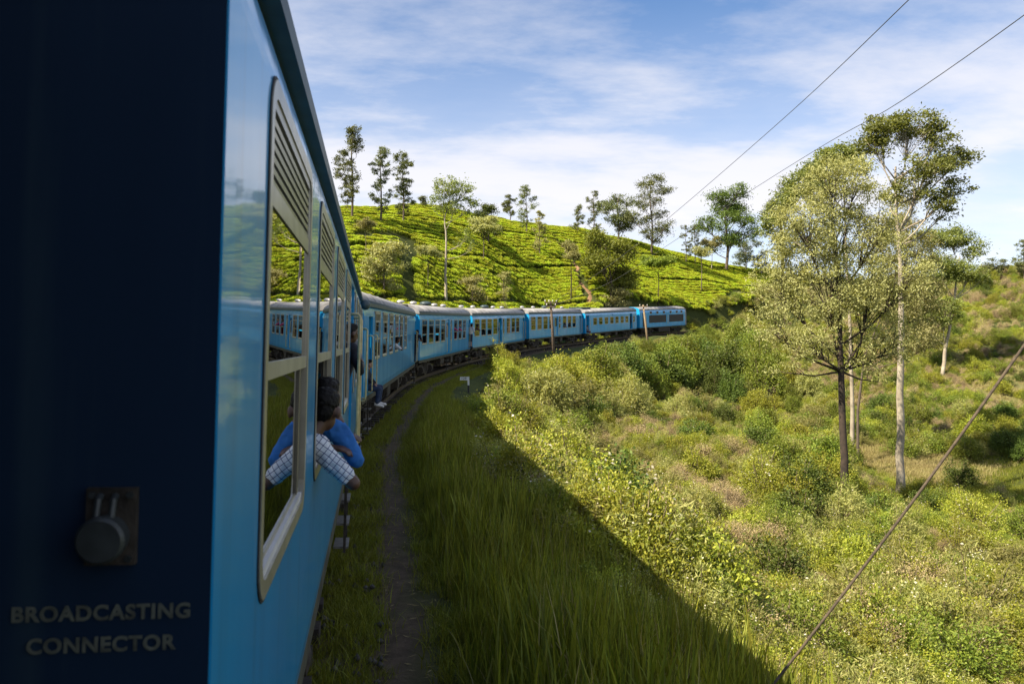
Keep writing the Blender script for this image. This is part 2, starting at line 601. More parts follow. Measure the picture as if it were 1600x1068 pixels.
uA = hd(-9.8)
nA = Vector((-uA.y, uA.x, 0))            # to the left of travel
A0 = nA * 0.305 + uA * 1.47 + Vector((0, 0, -1.45))
A1 = A0 + uA * 17.7 + Vector((0, 0, 0.06))
CAR = {
    'A': (A0, A1),
    'B': (Vector((-3.82, 20.4, -1.37)), Vector((-4.88, 40.2, -0.89))),
    'C': (Vector((-4.83, 41.6, -0.77)), Vector((-3.06, 58.6, -0.212))),
    'D': (Vector((-2.95, 59.6, -0.144)), Vector((1.22, 76.0, 0.55))),
    'E': (Vector((1.68, 77.4, 0.684)), Vector((8.23, 94.0, 1.435))),
    'F': (Vector((8.82, 95.4, 1.48)), Vector((17.47, 111.5, 2.42))),
    'G': (Vector((18.1, 112.7, 2.54)), Vector((27.6, 125.0, 3.31))),
}
uZ = hd(-17.0)
nZ = Vector((-uZ.y, uZ.x, 0))
Z1 = nA * 0.34 + uA * 0.36 + Vector((0, 0, -1.46))
CAR['Z'] = (Z1 - uZ * 17.0, Z1)
CANT = {'A': 1.5, 'B': 1.2, 'C': 1.0, 'D': 0.8, 'E': 0.6, 'F': 0.5, 'G': 0.4, 'Z': 1.5}
HALF = 1.45


def car_matrix(k):
    a, b = CAR[k]
    d = b - a
    Lk = d.length
    y = d.normalized()
    x = y.cross(Vector((0, 0, 1))).normalized()
    z = x.cross(y)
    m = Matrix((x, y, z)).transposed().to_4x4()
    m = m @ Matrix.Rotation(R(CANT[k]), 4, 'Y')
    m.translation = a
    return m, Lk


cps = []
for k in 'ZABCDEFG':
    m, Lk = car_matrix(k)
    for t in (2.4, Lk - 2.4):
        cps.append(m @ Vector((-HALF, t, -1.06)))
first = cps[0]
pre = []
h = -20.0
q = first.copy()
for i in range(8):
    h -= 3.6
    q = q - hd(h) * 9 - Vector((0, 0, 0.02))
    pre.insert(0, q.copy())
post = []
h = 42.0
q = cps[-1].copy()
for i in range(9):
    h += 4.5
    q = q + hd(h) * 9 + Vector((0, 0, 0.32))
    post.append(q.copy())
ctrl = pre + cps + post


def catmull(pts, step=0.65):
    out = []
    for i in range(1, len(pts) - 2):
        p0, p1, p2, p3 = pts[i - 1:i + 3]
        n = max(2, int((p2 - p1).length / 0.3))
        for k in range(n):
            t = k / n
            out.append(0.5 * ((2 * p1) + (p2 - p0) * t + (2 * p0 - 5 * p1 + 4 * p2 - p3) * t * t + (3 * p1 - p0 - 3 * p2 + p3) * t ** 3))
    out.append(pts[-2])
    res = [out[0]]
    acc = 0.0
    for a, b in zip(out, out[1:]):
        seg = (b - a).length
        while acc + seg >= step:
            t = (step - acc) / seg
            a = a.lerp(b, t)
            res.append(a.copy())
            seg = (b - a).length
            acc = 0.0
        acc += seg
    return res


TRK = catmull(ctrl)
TRKN = np.array(TRK)
tt = np.gradient(TRKN, axis=0)
tt[:, 2] = 0
tt /= np.linalg.norm(tt, axis=1, keepdims=True)
TRT = tt                                     # unit heading
TRR = np.stack([tt[:, 1], -tt[:, 0], np.zeros(len(tt))], 1)   # to the right


def track_rel(x, y):
    """signed lateral offset from the track (right +), rail height there, index"""
    x = np.asarray(x, float).ravel()
    y = np.asarray(y, float).ravel()
    lat = np.empty_like(x)
    zr = np.empty_like(x)
    idx = np.empty(len(x), int)
    for s in range(0, len(x), 20000):
        dx = x[s:s + 20000, None] - TRKN[None, :, 0]
        dy = y[s:s + 20000, None] - TRKN[None, :, 1]
        d2 = dx * dx + dy * dy
        i = d2.argmin(1)
        ar = np.arange(len(i))
        sg = np.sign(dx[ar, i] * TRR[i, 0] + dy[ar, i] * TRR[i, 1])
        lat[s:s + 20000] = np.sqrt(d2[ar, i]) * np.where(sg == 0, 1, sg)
        zr[s:s + 20000] = TRKN[i, 2]
        idx[s:s + 20000] = i
    return lat, zr, idx


# ------------------------------------------------------------------ terrain
cp = []


def cpx(px, py, Z, dz=0.0):
    p = P(px, py, Z)
    cp.append((p.x, p.y, p.z + dz))


# valley to the right
for a in ((1320, 790, 42), (1405, 768, 48), (1500, 740, 54), (1600, 765, 52), (1600, 1068, 20), (1400, 1068, 17),
          (1150, 700, 44), (1250, 850, 32), (1500, 900, 31), (1750, 900, 32), (1750, 760, 50),
          (1300, 590, 85), (1200, 560, 92), (1450, 590, 82), (1560, 620, 74), (1700, 620, 74),
          (1200, 520, 118), (1300, 520, 118), (1210, 480, 140), (1450, 500, 104), (1600, 500, 98),
          (1450, 455, 128), (1600, 440, 120), (1520, 432, 135), (1750, 430, 120), (1750, 500, 96)):
    cpx(*a)
# tea hill: ridge line and face
for a in ((540, 330, 112), (600, 328, 116), (660, 327, 120), (760, 342, 134), (900, 362, 152), (1000, 386, 160), (1100, 411, 172), (1210, 431, 182), (1300, 436, 182)):
    cpx(*a)
    p = P(*a)
    cp.append((p.x * 1.25, p.y * 1.30, p.z - 2.0))
    cp.append((p.x * 1.6, p.y * 1.75, p.z - 14.0))
for a in ((640, 470, 74), (700, 470, 78), (780, 470, 88), (860, 474, 98), (940, 476, 112), (1020, 478, 124), (1090, 500, 128), (1130, 480, 140),
          (640, 400, 90), (760, 405, 105), (880, 420, 122), (1000, 430, 140), (1120, 440, 158), (620, 360, 102), (760, 370, 119)):
    cpx(*a)
# left of the line, hidden or seen only in reflections
for a in ((-20, 10, 0.5), (-30, 40, 5), (-35, 70, 9), (-45, 100, 17), (-60, 0, 6), (-60, 60, 14), (-70, 120, 22), (-20, -30, -2), (-50, -40, 3)):
    cp.append(a)
for i in range(0, len(TRK), 14):
    p, r = TRKN[i], TRR[i]
    far = min(1.0, max(0.0, (p[1] - 45) / 45))
    if p[1] < -60:
        continue
    for lat, dz0, dz1 in ((-4.5, 0.1, 0.3), (-9, 1.2, 2.0), (4.2, -0.75, -0.7), (7.0, -2.1, -1.7), (10.0, -4.35, -2.9)):
        if lat < 0 and p[1] > 110:
            continue
        if lat > 5 and p[1] > 100:
            continue
        q = p + r * lat
        cp.append((q[0], q[1], p[2] + dz0 * (1 - far) + dz1 * far))
for a in ((14, 0, -8.0), (14, -20, -8.0), (40, -20, -9), (80, -20, -8), (110, 40, -5), (120, 90, 4)):
    cp.append(a)
CP = np.array(cp)


def tps_fit(c, lam=0.6):
    n = len(c)
    d = np.hypot(c[:, None, 0] - c[None, :, 0], c[:, None, 1] - c[None, :, 1])
    K = np.where(d > 0, d * d * np.log(d + 1e-9), 0) + np.eye(n) * lam * 10
    Pm = np.c_[np.ones(n), c[:, :2]]
    Am = np.zeros((n + 3, n + 3))
    Am[:n, :n] = K
    Am[:n, n:] = Pm
    Am[n:, :n] = Pm.T
    return np.linalg.solve(Am, np.r_[c[:, 2], 0, 0, 0])


TW = tps_fit(CP)


def sstep(a, b, x):
    t = np.clip((x - a) / (b - a), 0, 1)
    return t * t * (3 - 2 * t)


def vnoise(x, y, s, seed=0):
    """cheap smooth value noise"""
    rs = np.random.default_rng(100 + seed).random((64, 64))
    u, v = x / s, y / s
    i, j = np.floor(u).astype(int), np.floor(v).astype(int)
    fu, fv = u - i, v - j
    fu, fv = fu * fu * (3 - 2 * fu), fv * fv * (3 - 2 * fv)
    g = lambda a, b: rs[a % 64, b % 64]
    return (g(i, j) * (1 - fu) + g(i + 1, j) * fu) * (1 - fv) + (g(i, j + 1) * (1 - fu) + g(i + 1, j + 1) * fu) * fv


def tz(x, y, rough=True):
    shp = np.shape(x)
    x = np.asarray(x, float).ravel()
    y = np.asarray(y, float).ravel()
    z = np.empty_like(x)
    for s in range(0, len(x), 20000):
        xs, ys = np.clip(x[s:s + 20000], -110, 150), np.clip(y[s:s + 20000], -40, 300)
        d = np.hypot(xs[:, None] - CP[None, :, 0], ys[:, None] - CP[None, :, 1])
        U = d * d * np.log(d + 1e-9)
        z[s:s + 20000] = U @ TW[:-3] + TW[-3] + TW[-2] * xs + TW[-1] * ys
    r = np.hypot(x, y - 60)
    z = np.clip(z, -12, 45)
    z = z * (1 - sstep(170, 420, r)) - 45 * sstep(170, 420, r)
    lat, zr, _ = track_rel(x, y)
    if rough:
        bump = (vnoise(x, y, 7.0, 1) - 0.5) * 0.7 + (vnoise(x, y, 2.3, 2) - 0.5) * 0.3
        z = z + bump * sstep(4, 9, np.abs(lat))
    wb = sstep(2.3, 5.2, np.abs(lat))
    near = r < 160
    path = 0.08 * (vnoise(x, y, 0.7, 4) - 0.5)
    z = np.where(near, (zr - 0.33 + path) * (1 - wb) + z * wb, z)
    return z.reshape(shp)


def tz1(x, y):
    return float(tz(np.array([x]), np.array([y]))[0])


def hit(px, py, z0=20.0, z1=230.0):
    """where the line of sight through a photo pixel meets the ground"""
    Zs = np.linspace(z0, z1, 900)
    x = (px - 800) / F * Zs
    zr = (HZ - py) / F * Zs
    g = tz(x, Zs)
    below = np.nonzero(zr <= g)[0]
    i = below[0] if len(below) else int(np.argmin(np.abs(zr - g)))
    return Vector((x[i], Zs[i], g[i]))


def grid_axis(segs):
    out = [segs[0][0]]
    for a, b, st in segs:
        n = max(1, int(round((b - a) / st)))
        out += [a + (b - a) * (i + 1) / n for i in range(n)]
    return np.array(out)


gx = grid_axis([(-4000, -400, 600), (-400, -110, 29), (-110, -30, 4), (-30, -9, 1.0), (-9, 14, 0.35), (14, 60, 0.8), (60, 150, 3), (150, 450, 30), (450, 4000, 600)])
gy = grid_axis([(-4000, -300, 600), (-300, -40, 26), (-40, -4, 2), (-4, 50, 0.45), (50, 130, 0.9), (130, 220, 2), (220, 500, 20), (500, 4000, 600)])
GX, GY = np.meshgrid(gx, gy)
GZ = tz(GX, GY)
nx, ny = len(gx), len(gy)
ii = np.arange(nx * ny).reshape(ny, nx)
quads = np.stack([ii[:-1, :-1], ii[:-1, 1:], ii[1:, 1:], ii[1:, :-1]], -1).reshape(-1, 4)
gv = np.stack([GX, GY, GZ], -1).reshape(-1, 3)


def ground_mat():
    m, n, l, out = new_mat('hillside_earth_and_turf')
    b = n.new('ShaderNodeBsdfPrincipled')
    b.inputs['Roughness'].default_value = 0.95
    b.inputs['Specular IOR Level'].default_value = 0.15
    tc = n.new('ShaderNodeTexCoord')
    a1 = nd(n, 'ShaderNodeAttribute', attribute_name='soil')
    a2 = nd(n, 'ShaderNodeAttribute', attribute_name='dry')
    n1 = n.new('ShaderNodeTexNoise')
    n1.inputs['Scale'].default_value = 0.35
    n1.inputs['Detail'].default_value = 9
    n1.inputs['Roughness'].default_value = 0.7
    l.new(tc.outputs['Object'], n1.inputs['Vector'])
    n2 = n.new('ShaderNodeTexNoise')
    n2.inputs['Scale'].default_value = 5.0
    n2.inputs['Detail'].default_value = 9
    n2.inputs['Roughness'].default_value = 0.75
    l.new(tc.outputs['Object'], n2.inputs['Vector'])
    turf = nd(n, 'ShaderNodeValToRGB')
    cr = turf.color_ramp
    cr.elements[0].position = 0.30
    cr.elements[0].color = (0.016, 0.022, 0.007, 1)
    cr.elements[1].position = 0.72
    cr.elements[1].color = (0.085, 0.105, 0.024, 1)
    l.new(mth(n, l, 'ADD', mth(n, l, 'MULTIPLY', n1.outputs[0], 0.5), mth(n, l, 'MULTIPLY', n2.outputs[0], 0.5)), turf.inputs[0])
    soil = nd(n, 'ShaderNodeValToRGB')
    cr = soil.color_ramp
    cr.elements[0].position = 0.32
    cr.elements[0].color = (0.048, 0.036, 0.025, 1)
    cr.elements[1].position = 0.75
    cr.elements[1].color = (0.160, 0.118, 0.080, 1)
    l.new(n2.outputs[0], soil.inputs[0])
    dry = nd(n, 'ShaderNodeValToRGB')
    cr = dry.color_ramp
    cr.elements[0].position = 0.3
    cr.elements[0].color = (0.16, 0.13, 0.05, 1)
    cr.elements[1].position = 0.7
    cr.elements[1].color = (0.36, 0.33, 0.15, 1)
    l.new(n2.outputs[0], dry.inputs[0])
    m1 = nd(n, 'ShaderNodeMix', data_type='RGBA')
    l.new(a1.outputs['Fac'], m1.inputs['Factor'])
    l.new(turf.outputs[0], m1.inputs['A'])
    l.new(soil.outputs[0], m1.inputs['B'])
    m2 = nd(n, 'ShaderNodeMix', data_type='RGBA')
    l.new(a2.outputs['Fac'], m2.inputs['Factor'])
    l.new(m1.outputs['Result'], m2.inputs['A'])
    l.new(dry.outputs[0], m2.inputs['B'])
    l.new(m2.outputs['Result'], b.inputs['Base Color'])
    bp = n.new('ShaderNodeBump')
    bp.inputs['Strength'].default_value = 0.7
    bp.inputs['Distance'].default_value = 0.06
    l.new(n2.outputs[0], bp.inputs['Height'])
    l.new(bp.outputs[0], b.inputs['Normal'])
    l.new(b.outputs[0], out.inputs[0])
    return m


me = np_mesh('hillside_ground', gv, quads, ground_mat(), smooth=True)
glat, gzr, _ = track_rel(gv[:, 0], gv[:, 1])
side_lat = glat - HALF
soil = (1 - sstep(1.7, 2.6, np.abs(glat + 0.0)))
# trodden path beside the line
pathc = 2.13 + 0.25 * (vnoise(gv[:, 1], gv[:, 1] * 0, 6.0, 8) - 0.5)
soil = np.maximum(soil * 0.85, 1 - sstep(0.13, 0.33, np.abs(glat - pathc)))
MEADOW = hit(1480, 748)
DRYP = hit(1400, 722)
dry = np.zeros(len(gv))
d_ = np.hypot((gv[:, 0] - DRYP.x) / 3.2, (gv[:, 1] - DRYP.y) / 3.2)
dry = np.maximum(dry, 1 - sstep(0.5, 1.2, d_ + (vnoise(gv[:, 0], gv[:, 1], 1.2, 9) - 0.5) * 0.7))
hs = (gv[:, 0] > 34) & (gv[:, 1] > 66)
dry = np.maximum(dry, np.where(hs, sstep(0.45, 0.7, vnoise(gv[:, 0], gv[:, 1], 5.0, 3)) * 0.45, 0))
for nm, arr in (('soil', soil), ('dry', dry)):
    at = me.attributes.new(nm, 'FLOAT', 'POINT')
    at.data.foreach_set('value', arr.astype(np.float32))
ground = tag(link('ground', me), kind='structure')

# @@TRACK
# ------------------------------------------------------------------ railway track
trk = tag(link('railway_track', None), kind='structure')
i0 = int(np.argmin(np.hypot(TRKN[:, 0] + 1, TRKN[:, 1] + 18)))
for s in (-0.86, 0.86):
    mb = MB()
    prof = [(-0.07, -0.16), (0.07, -0.16), (0.07, -0.145), (0.012, -0.12), (0.012, -0.04), (0.035, -0.03), (0.035, 0), (-0.035, 0), (-0.035, -0.03), (-0.012, -0.04), (-0.012, -0.12), (-0.07, -0.145)]
    vs, fs = [], []
    ids = list(range(i0, len(TRK), 2))
    for i in ids:
        for (a, b) in prof:
            q = TRKN[i] + TRR[i] * (s + a)
            vs.append((q[0], q[1], q[2] + b))
    n = len(prof)
    for i in range(len(ids) - 1):
        for k in range(n):
            k2 = (k + 1) % n
            fs.append((i * n + k, i * n + k2, (i + 1) * n + k2, (i + 1) * n + k))
    mb.add(vs, fs)
    mb.build('rail', RAILM, trk)
bsl = MB().box((-1.26, -0.12, -0.30), (1.26, 0.12, -0.165)).mesh('sleeper', SLEEP)
for i in range(i0, min(len(TRK), i0 + 255)):
    o = link('sleeper', bsl, trk)
    o.location = Vector(TRKN[i]) + Vector((0, 0, random.uniform(-0.015, 0.01)))
    o.rotation_euler = (0, 0, math.atan2(-TRT[i, 0], TRT[i, 1]) + random.uniform(-0.03, 0.03))
    o.scale = (random.uniform(0.96, 1.05), 1, 1)
# ballast stones
st_v, st_f = [], []
NB = 9000
ib = RNG.integers(i0, i0 + 150, NB)
lb = RNG.uniform(-1.9, 1.95, NB)
pb = TRKN[ib] + TRR[ib] * lb[:, None] + TRT[ib] * RNG.uniform(-0.33, 0.33, NB)[:, None]
pb[:, 2] += -0.30 + RNG.uniform(-0.03, 0.03, NB)
octv = np.array([(1, 0, 0), (0, 1, 0), (-1, 0, 0), (0, -1, 0), (0, 0, 1), (0, 0, -1)], float)
octf = np.array([(0, 1, 4), (1, 2, 4), (2, 3, 4), (3, 0, 4), (1, 0, 5), (2, 1, 5), (3, 2, 5), (0, 3, 5)])
sc = RNG.uniform(0.02, 0.045, (NB, 1, 1)) * RNG.uniform(0.6, 1.4, (NB, 6, 1))
sv = octv[None] * sc + pb[:, None]
sf = octf[None] + (np.arange(NB) * 6)[:, None, None]
BALM = surf('ballast_stone', (0.085, 0.078, 0.07), 0.9, var=0.4, scale=15)
tag(link('ballast', np_mesh('ballast', sv.reshape(-1, 3), sf.reshape(-1, 3), BALM), trk), kind='stuff')
# @@COACH
# ------------------------------------------------------------------ coaches
WID = 2.9
ZG = 2.45


def xprof(z):
    if z < 0.15:
        return -0.02 * (1 - z / 0.15)
    if z > 2.1:
        return -0.10 * ((z - 2.1) / 0.35) ** 1.6
    return 0.0


def rrect(y0, y1, z0, z1, r, x, seg=5):
    pts = []
    for cy, cz, a0 in ((y1 - r, z1 - r, 0), (y0 + r, z1 - r, 90), (y0 + r, z0 + r, 180), (y1 - r, z0 + r, 270)):
        for k in range(seg + 1):
            a = R(a0 + 90 * k / seg)
            pts.append((x, cy + r * math.cos(a), cz + r * math.sin(a)))
    return pts


def ring(mb, y0, y1, z0, z1, wo, wi, ro, ri, x0, x1, mi=0, seg=5):
    """frame ring: outer edge wo outside the rectangle, inner edge wi inside it; x0 back, x1 front"""
    o1 = rrect(y0 - wo, y1 + wo, z0 - wo, z1 + wo, ro, x1, seg)
    i1 = rrect(y0 + wi, y1 - wi, z0 + wi, z1 - wi, ri, x1, seg)
    o0 = rrect(y0 - wo, y1 + wo, z0 - wo, z1 + wo, ro, x0, seg)
    i0_ = rrect(y0 + wi, y1 - wi, z0 + wi, z1 - wi, ri, x0, seg)
    n = len(o1)
    vs = o1 + i1 + o0 + i0_
    fs = []
    for k in range(n):
        j = (k + 1) % n
        fs += [(k, j, n + j, n + k), (2 * n + j, 2 * n + k, 3 * n + k, 3 * n + j), (j, k, 2 * n + k, 2 * n + j), (n + k, n + j, 3 * n + j, 3 * n + k)]
    mb.add(vs, fs, mi)


KIT = {}


def kit(key, fn):
    if key not in KIT:
        KIT[key] = fn()
    return KIT[key]


def window(parent, y, z, w, h, style, right=True, opened=False):
    def mk_frame():
        mb = MB()
        if style == 'porthole':
            ring(mb, 0, w, 0, h, 0.02, 0.02, 0.09, 0.06, -0.04, 0.012)
        else:
            ring(mb, 0, w, 0, h, 0.030, 0.016, 0.105, 0.07, -0.055, 0.007)
            ring(mb, 0, w, 0, h, 0.038, -0.028, 0.115, 0.103, -0.004, 0.004, 1)
        return mb.mesh('window', [ALU, RUBBER])
    fr = link('window', kit(('f', round(w, 3), h, style), mk_frame), parent)
    if right:
        fr.location = (0, y, z)
    else:
        fr.location = (-WID, y + w, z)
        fr.rotation_euler = (0, 0, math.pi)

    def piece(nm, key, mat, boxes, loc=(0, 0, 0)):
        def mk():
            mb = MB()
            for a, b in boxes:
                mb.box(a, b)
            return mb.mesh(nm, mat)
        o = link(nm, kit((key, round(w, 3), h, style), mk), fr)
        o.location = loc
        return o
    if style == 'louvre':
        top = h - 0.045
        # slats lean outwards at the foot
        def mk_slat():
            mb = MB()
            vs = [(-0.008, 0.055, -0.006), (-0.002, 0.055, -0.007), (-0.002, w - 0.055, -0.007), (-0.008, w - 0.055, -0.006),
                  (-0.009, 0.055, 0.008), (0.000, 0.055, 0.007), (0.000, w - 0.055, 0.007), (-0.009, w - 0.055, 0.008)]
            fs = [(0, 1, 2, 3), (4, 7, 6, 5), (0, 4, 5, 1), (1, 5, 6, 2), (2, 6, 7, 3), (3, 7, 4, 0)]
            return mb.add(vs, fs).mesh('louvre_slat', SLAT)
        sm = kit(('slat', round(w, 3)), mk_slat)
        for k in range(6):
            s = link('louvre_slat', sm, fr)
            s.location = (0.0, 0, top - 0.028 - 0.0315 * k)
        piece('louvre_backing', 'lb', BLACKV, [((-0.034, 0.016, h - 0.24), (-0.028, w - 0.016, h - 0.02))])
        piece('top_rail', 'tr', SLAT, [((-0.026, 0.016, h - 0.045), (0.002, w - 0.016, h - 0.012)), ((-0.026, 0.016, h - 0.235), (0.001, 0.062, h - 0.045)), ((-0.026, w - 0.062, h - 0.235), (0.001, w - 0.016, h - 0.045))])
        piece('blind_panel', 'bp', ALU, [((-0.024, 0.016, h - 0.290), (0.000, w - 0.016, h - 0.235))])
        piece('upper_pane', 'up', GLASS, [((-0.010, 0.016, 0.575), (-0.005, w - 0.016, h - 0.290))])
        piece('middle_rail', 'mr', SLAT, [((-0.030, 0.016, 0.530), (0.002, w - 0.016, 0.575))])
        if opened:
            piece('lower_pane', 'lpo', GLASS, [((-0.075, 0.022, 0.60), (-0.070, w - 0.022, 0.98))])
        else:
            piece('lower_pane', 'lp', GLASS, [((-0.022, 0.016, 0.05), (-0.017, w - 0.14, 0.530))])
        piece('inner_stile', 'is', STILE, [((-0.026, w - 0.150, 0.05), (-0.010, w - 0.105, 0.530)), ((-0.052, w - 0.09, 0.05), (-0.035, w - 0.05, 0.530))])
        piece('sill', 'sl', ALUW, [((-0.09, 0.02, 0.012), (-0.001, w - 0.02, 0.040))])
        piece('sill_track', 'st', ALU, [((-0.026, 0.02, 0.040), (-0.014, w - 0.02, 0.056))])
    elif style == 'sash':
        piece('top_pane', 'tp', GLASSD, [((-0.014, 0.016, h * 0.80), (-0.009, w - 0.022, h - 0.022))])
        piece('upper_rail', 'ur', ALU, [((-0.040, 0.022, h * 0.775), (-0.006, w - 0.022, h * 0.80))])
        piece('upper_pane', 'upp', GLASSD, [((-0.014, 0.016, h * 0.42), (-0.009, w - 0.022, h * 0.775))])
        piece('middle_rail', 'mrr', ALU, [((-0.040, 0.022, h * 0.39), (-0.004, w - 0.022, h * 0.42))])
        if not opened:
            piece('lower_pane', 'lpp', GLASSD, [((-0.020, 0.016, 0.05), (-0.015, w - 0.022, h * 0.39))])
        piece('sill', 'sll', ALUW, [((-0.06, 0.03, 0.022), (-0.012, w - 0.03, 0.045))])
    elif style == 'square':
        piece('upper_pane', 'sq1', GLASSD, [((-0.014, 0.016, h * 0.52), (-0.009, w - 0.022, h - 0.022))])
        piece('middle_rail', 'sq2', ALU, [((-0.040, 0.022, h * 0.48), (-0.004, w - 0.022, h * 0.52))])
        piece('lower_pane', 'sq3', GLASSD, [((-0.018, 0.016, 0.016), (-0.013, w - 0.022, h * 0.48))])
    else:
        piece('pane', 'pp', GLASSD, [((-0.030, 0.02, 0.02), (-0.024, w - 0.02, h - 0.02))])
    return fr


def mk_wheel():
    mb = MB()
    mb.lathe([(0.05, -0.09), (0.16, -0.09), (0.16, -0.05), (0.36, -0.04), (0.37, -0.07), (0.455, -0.07), (0.46, 0.05), (0.49, 0.055), (0.49, 0.08), (0.36, 0.08), (0.05, 0.06)], 'X', n=24)
    return mb.mesh('wheel', WHEELM)


def bogie(parent, y):
    def mk():
        mb = MB()
        for sx in (-1, 1):
            x = sx * 1.08
            vs = []
            prof = [(-1.75, -0.38), (-1.75, -0.58), (-1.2, -0.60), (-0.75, -0.82), (0.75, -0.82), (1.2, -0.60), (1.75, -0.58), (1.75, -0.38), (0.8, -0.30), (-0.8, -0.30)]
            for xx in (x - 0.05, x + 0.05):
                vs += [(xx, p[0], p[1]) for p in prof]
            n = len(prof)
            fs = [tuple(range(n)), tuple(range(2 * n - 1, n - 1, -1))] + [(k, (k + 1) % n, n + (k + 1) % n, n + k) for k in range(n)]
            mb.add(vs, fs)
        mb.box((-1.03, -0.25, -0.62), (1.03, 0.25, -0.30))
        mb.box((-1.03, -1.72, -0.55), (1.03, -1.62, -0.42))
        mb.box((-1.03, 1.62, -0.55), (1.03, 1.72, -0.42))
        for yy in (-1.2, 1.2):
            mb.tube([(-0.95, yy, -0.60), (0.95, yy, -0.60)], 0.08, 8)
        return mb.mesh('bogie', STEEL)
    bo = link('bogie', kit('bogie', mk), parent)
    bo.location = (-HALF, y, 0)
    wm = kit('wheel', mk_wheel)
    for yy in (-1.2, 1.2):
        for sx in (-1, 1):
            w = link('wheel', wm, bo)
            w.location = (sx * 0.86, yy, -0.575)
            if sx > 0:
                w.rotation_euler = (0, math.pi, 0)

    def mk_box():
        mb = MB()
        mb.box((-0.06, -0.16, -0.78), (0.16, 0.16, -0.44))
        mb.lathe([(0.12, 0.16), (0.12, 0.20), (0.05, 0.22)], 'X', (0, 0, -0.60), 12)
        return mb.mesh('axle_box', STEEL)

    def mk_spring():
        mb = MB()
        pts = [(0.05 * math.cos(t * 0.7), 0.07 * math.sin(t * 0.7), -0.74 + t * 0.0105) for t in range(0, 38)]
        mb.tube(pts, 0.016, 5)
        mb.box((-0.08, -0.09, -0.345), (0.08, 0.09, -0.315))
        return mb.mesh('spring', STEEL)
    for sx in (-1, 1):
        for yy in (-1.2, 1.2):
            a = link('axle_box', kit('abox', mk_box), bo)
            a.location = (sx * 1.14, yy, 0)
            if sx < 0:
                a.rotation_euler = (0, 0, math.pi)
        for yy in (-0.35, 0.35):
            a = link('spring', kit('spring', mk_spring), bo)
            a.location = (sx * 1.17, yy, 0)
    return bo


def ladder(parent, y, n=3, z0=-0.12):
    la = link('step_ladder', kit('ladder%d' % n, lambda: (lambda mb: ([mb.box((-0.03, s - 0.02, -0.27 * n - 0.05), (0.0, s + 0.02, 0)) for s in (-0.24, 0.24)], mb)[1])(MB()).mesh('step_ladder', STEEL)), parent)
    la.location = (0.0, y, z0)
    for k in range(n):
        t = link('step', kit('tread', lambda: MB().box((-0.12, -0.22, -0.012), (0.05, 0.22, 0.012)).mesh('step', STEPW)), la)
        t.location = (-0.02, 0, -0.27 * (k + 1))
    return la


def handrail(parent, y, z0, z1, out=0.10, name='handrail'):
    def mk():
        mb = MB()
        hh = z1 - z0
        mb.tube([(-0.02, 0, 0.0), (out - 0.02, 0, 0.0), (out, 0, 0.03), (out, 0, hh - 0.03), (out - 0.02, 0, hh), (-0.02, 0, hh)], 0.018, 8)
        return mb.mesh(name, CREAM, True)
    o = link(name, kit(('hr', round(z1 - z0, 2), out), mk), parent)
    o.location = (0, y, z0)
    return o


def door_leaf(parent, y0, y1, opened, side='far'):
    w = y1 - y0
    if opened:
        # leaf folded inwards against the jamb
        def mk():
            mb = MB()
            mb.box((-w * 0.92, 0.03, 0.09), (-0.06, 0.07, 2.12))
            return mb.mesh('door', BLUE)
        o = link('door', kit(('do', round(w, 2)), mk), parent)
        o.location = (0, y1 - 0.09 if side == 'far' else y0, 0)
        return o

    def mk():
        mb = MB()
        t, g = 0.05, 0.10
        mb.box((-0.09, 0.012, 0.09), (-0.05, w - 0.012, 1.05))
        mb.box((-0.09, 0.012, 1.05), (-0.05, g, 2.12))
        mb.box((-0.09, w - g, 1.05), (-0.05, w - 0.012, 2.12))
        mb.box((-0.09, g, 1.95), (-0.05, w - g, 2.12))
        return mb.mesh('door', BLUE)
    o = link('door', kit(('dc', round(w, 2)), mk), parent)
    o.location = (0, y0, 0)
    p = link('door_pane', kit(('dp', round(w, 2)), lambda: MB().box((-0.072, 0.10, 1.05), (-0.068, w - 0.10, 1.95)).mesh('door_pane', GLASSD)), o)
    hnd = link('door_handle', kit('dh', lambda: MB().tube([(-0.05, 0.1, 0.95), (0.0, 0.1, 0.95), (0.0, 0.22, 0.95)], 0.012, 6).mesh('door_handle', ALU)), o)
    return o


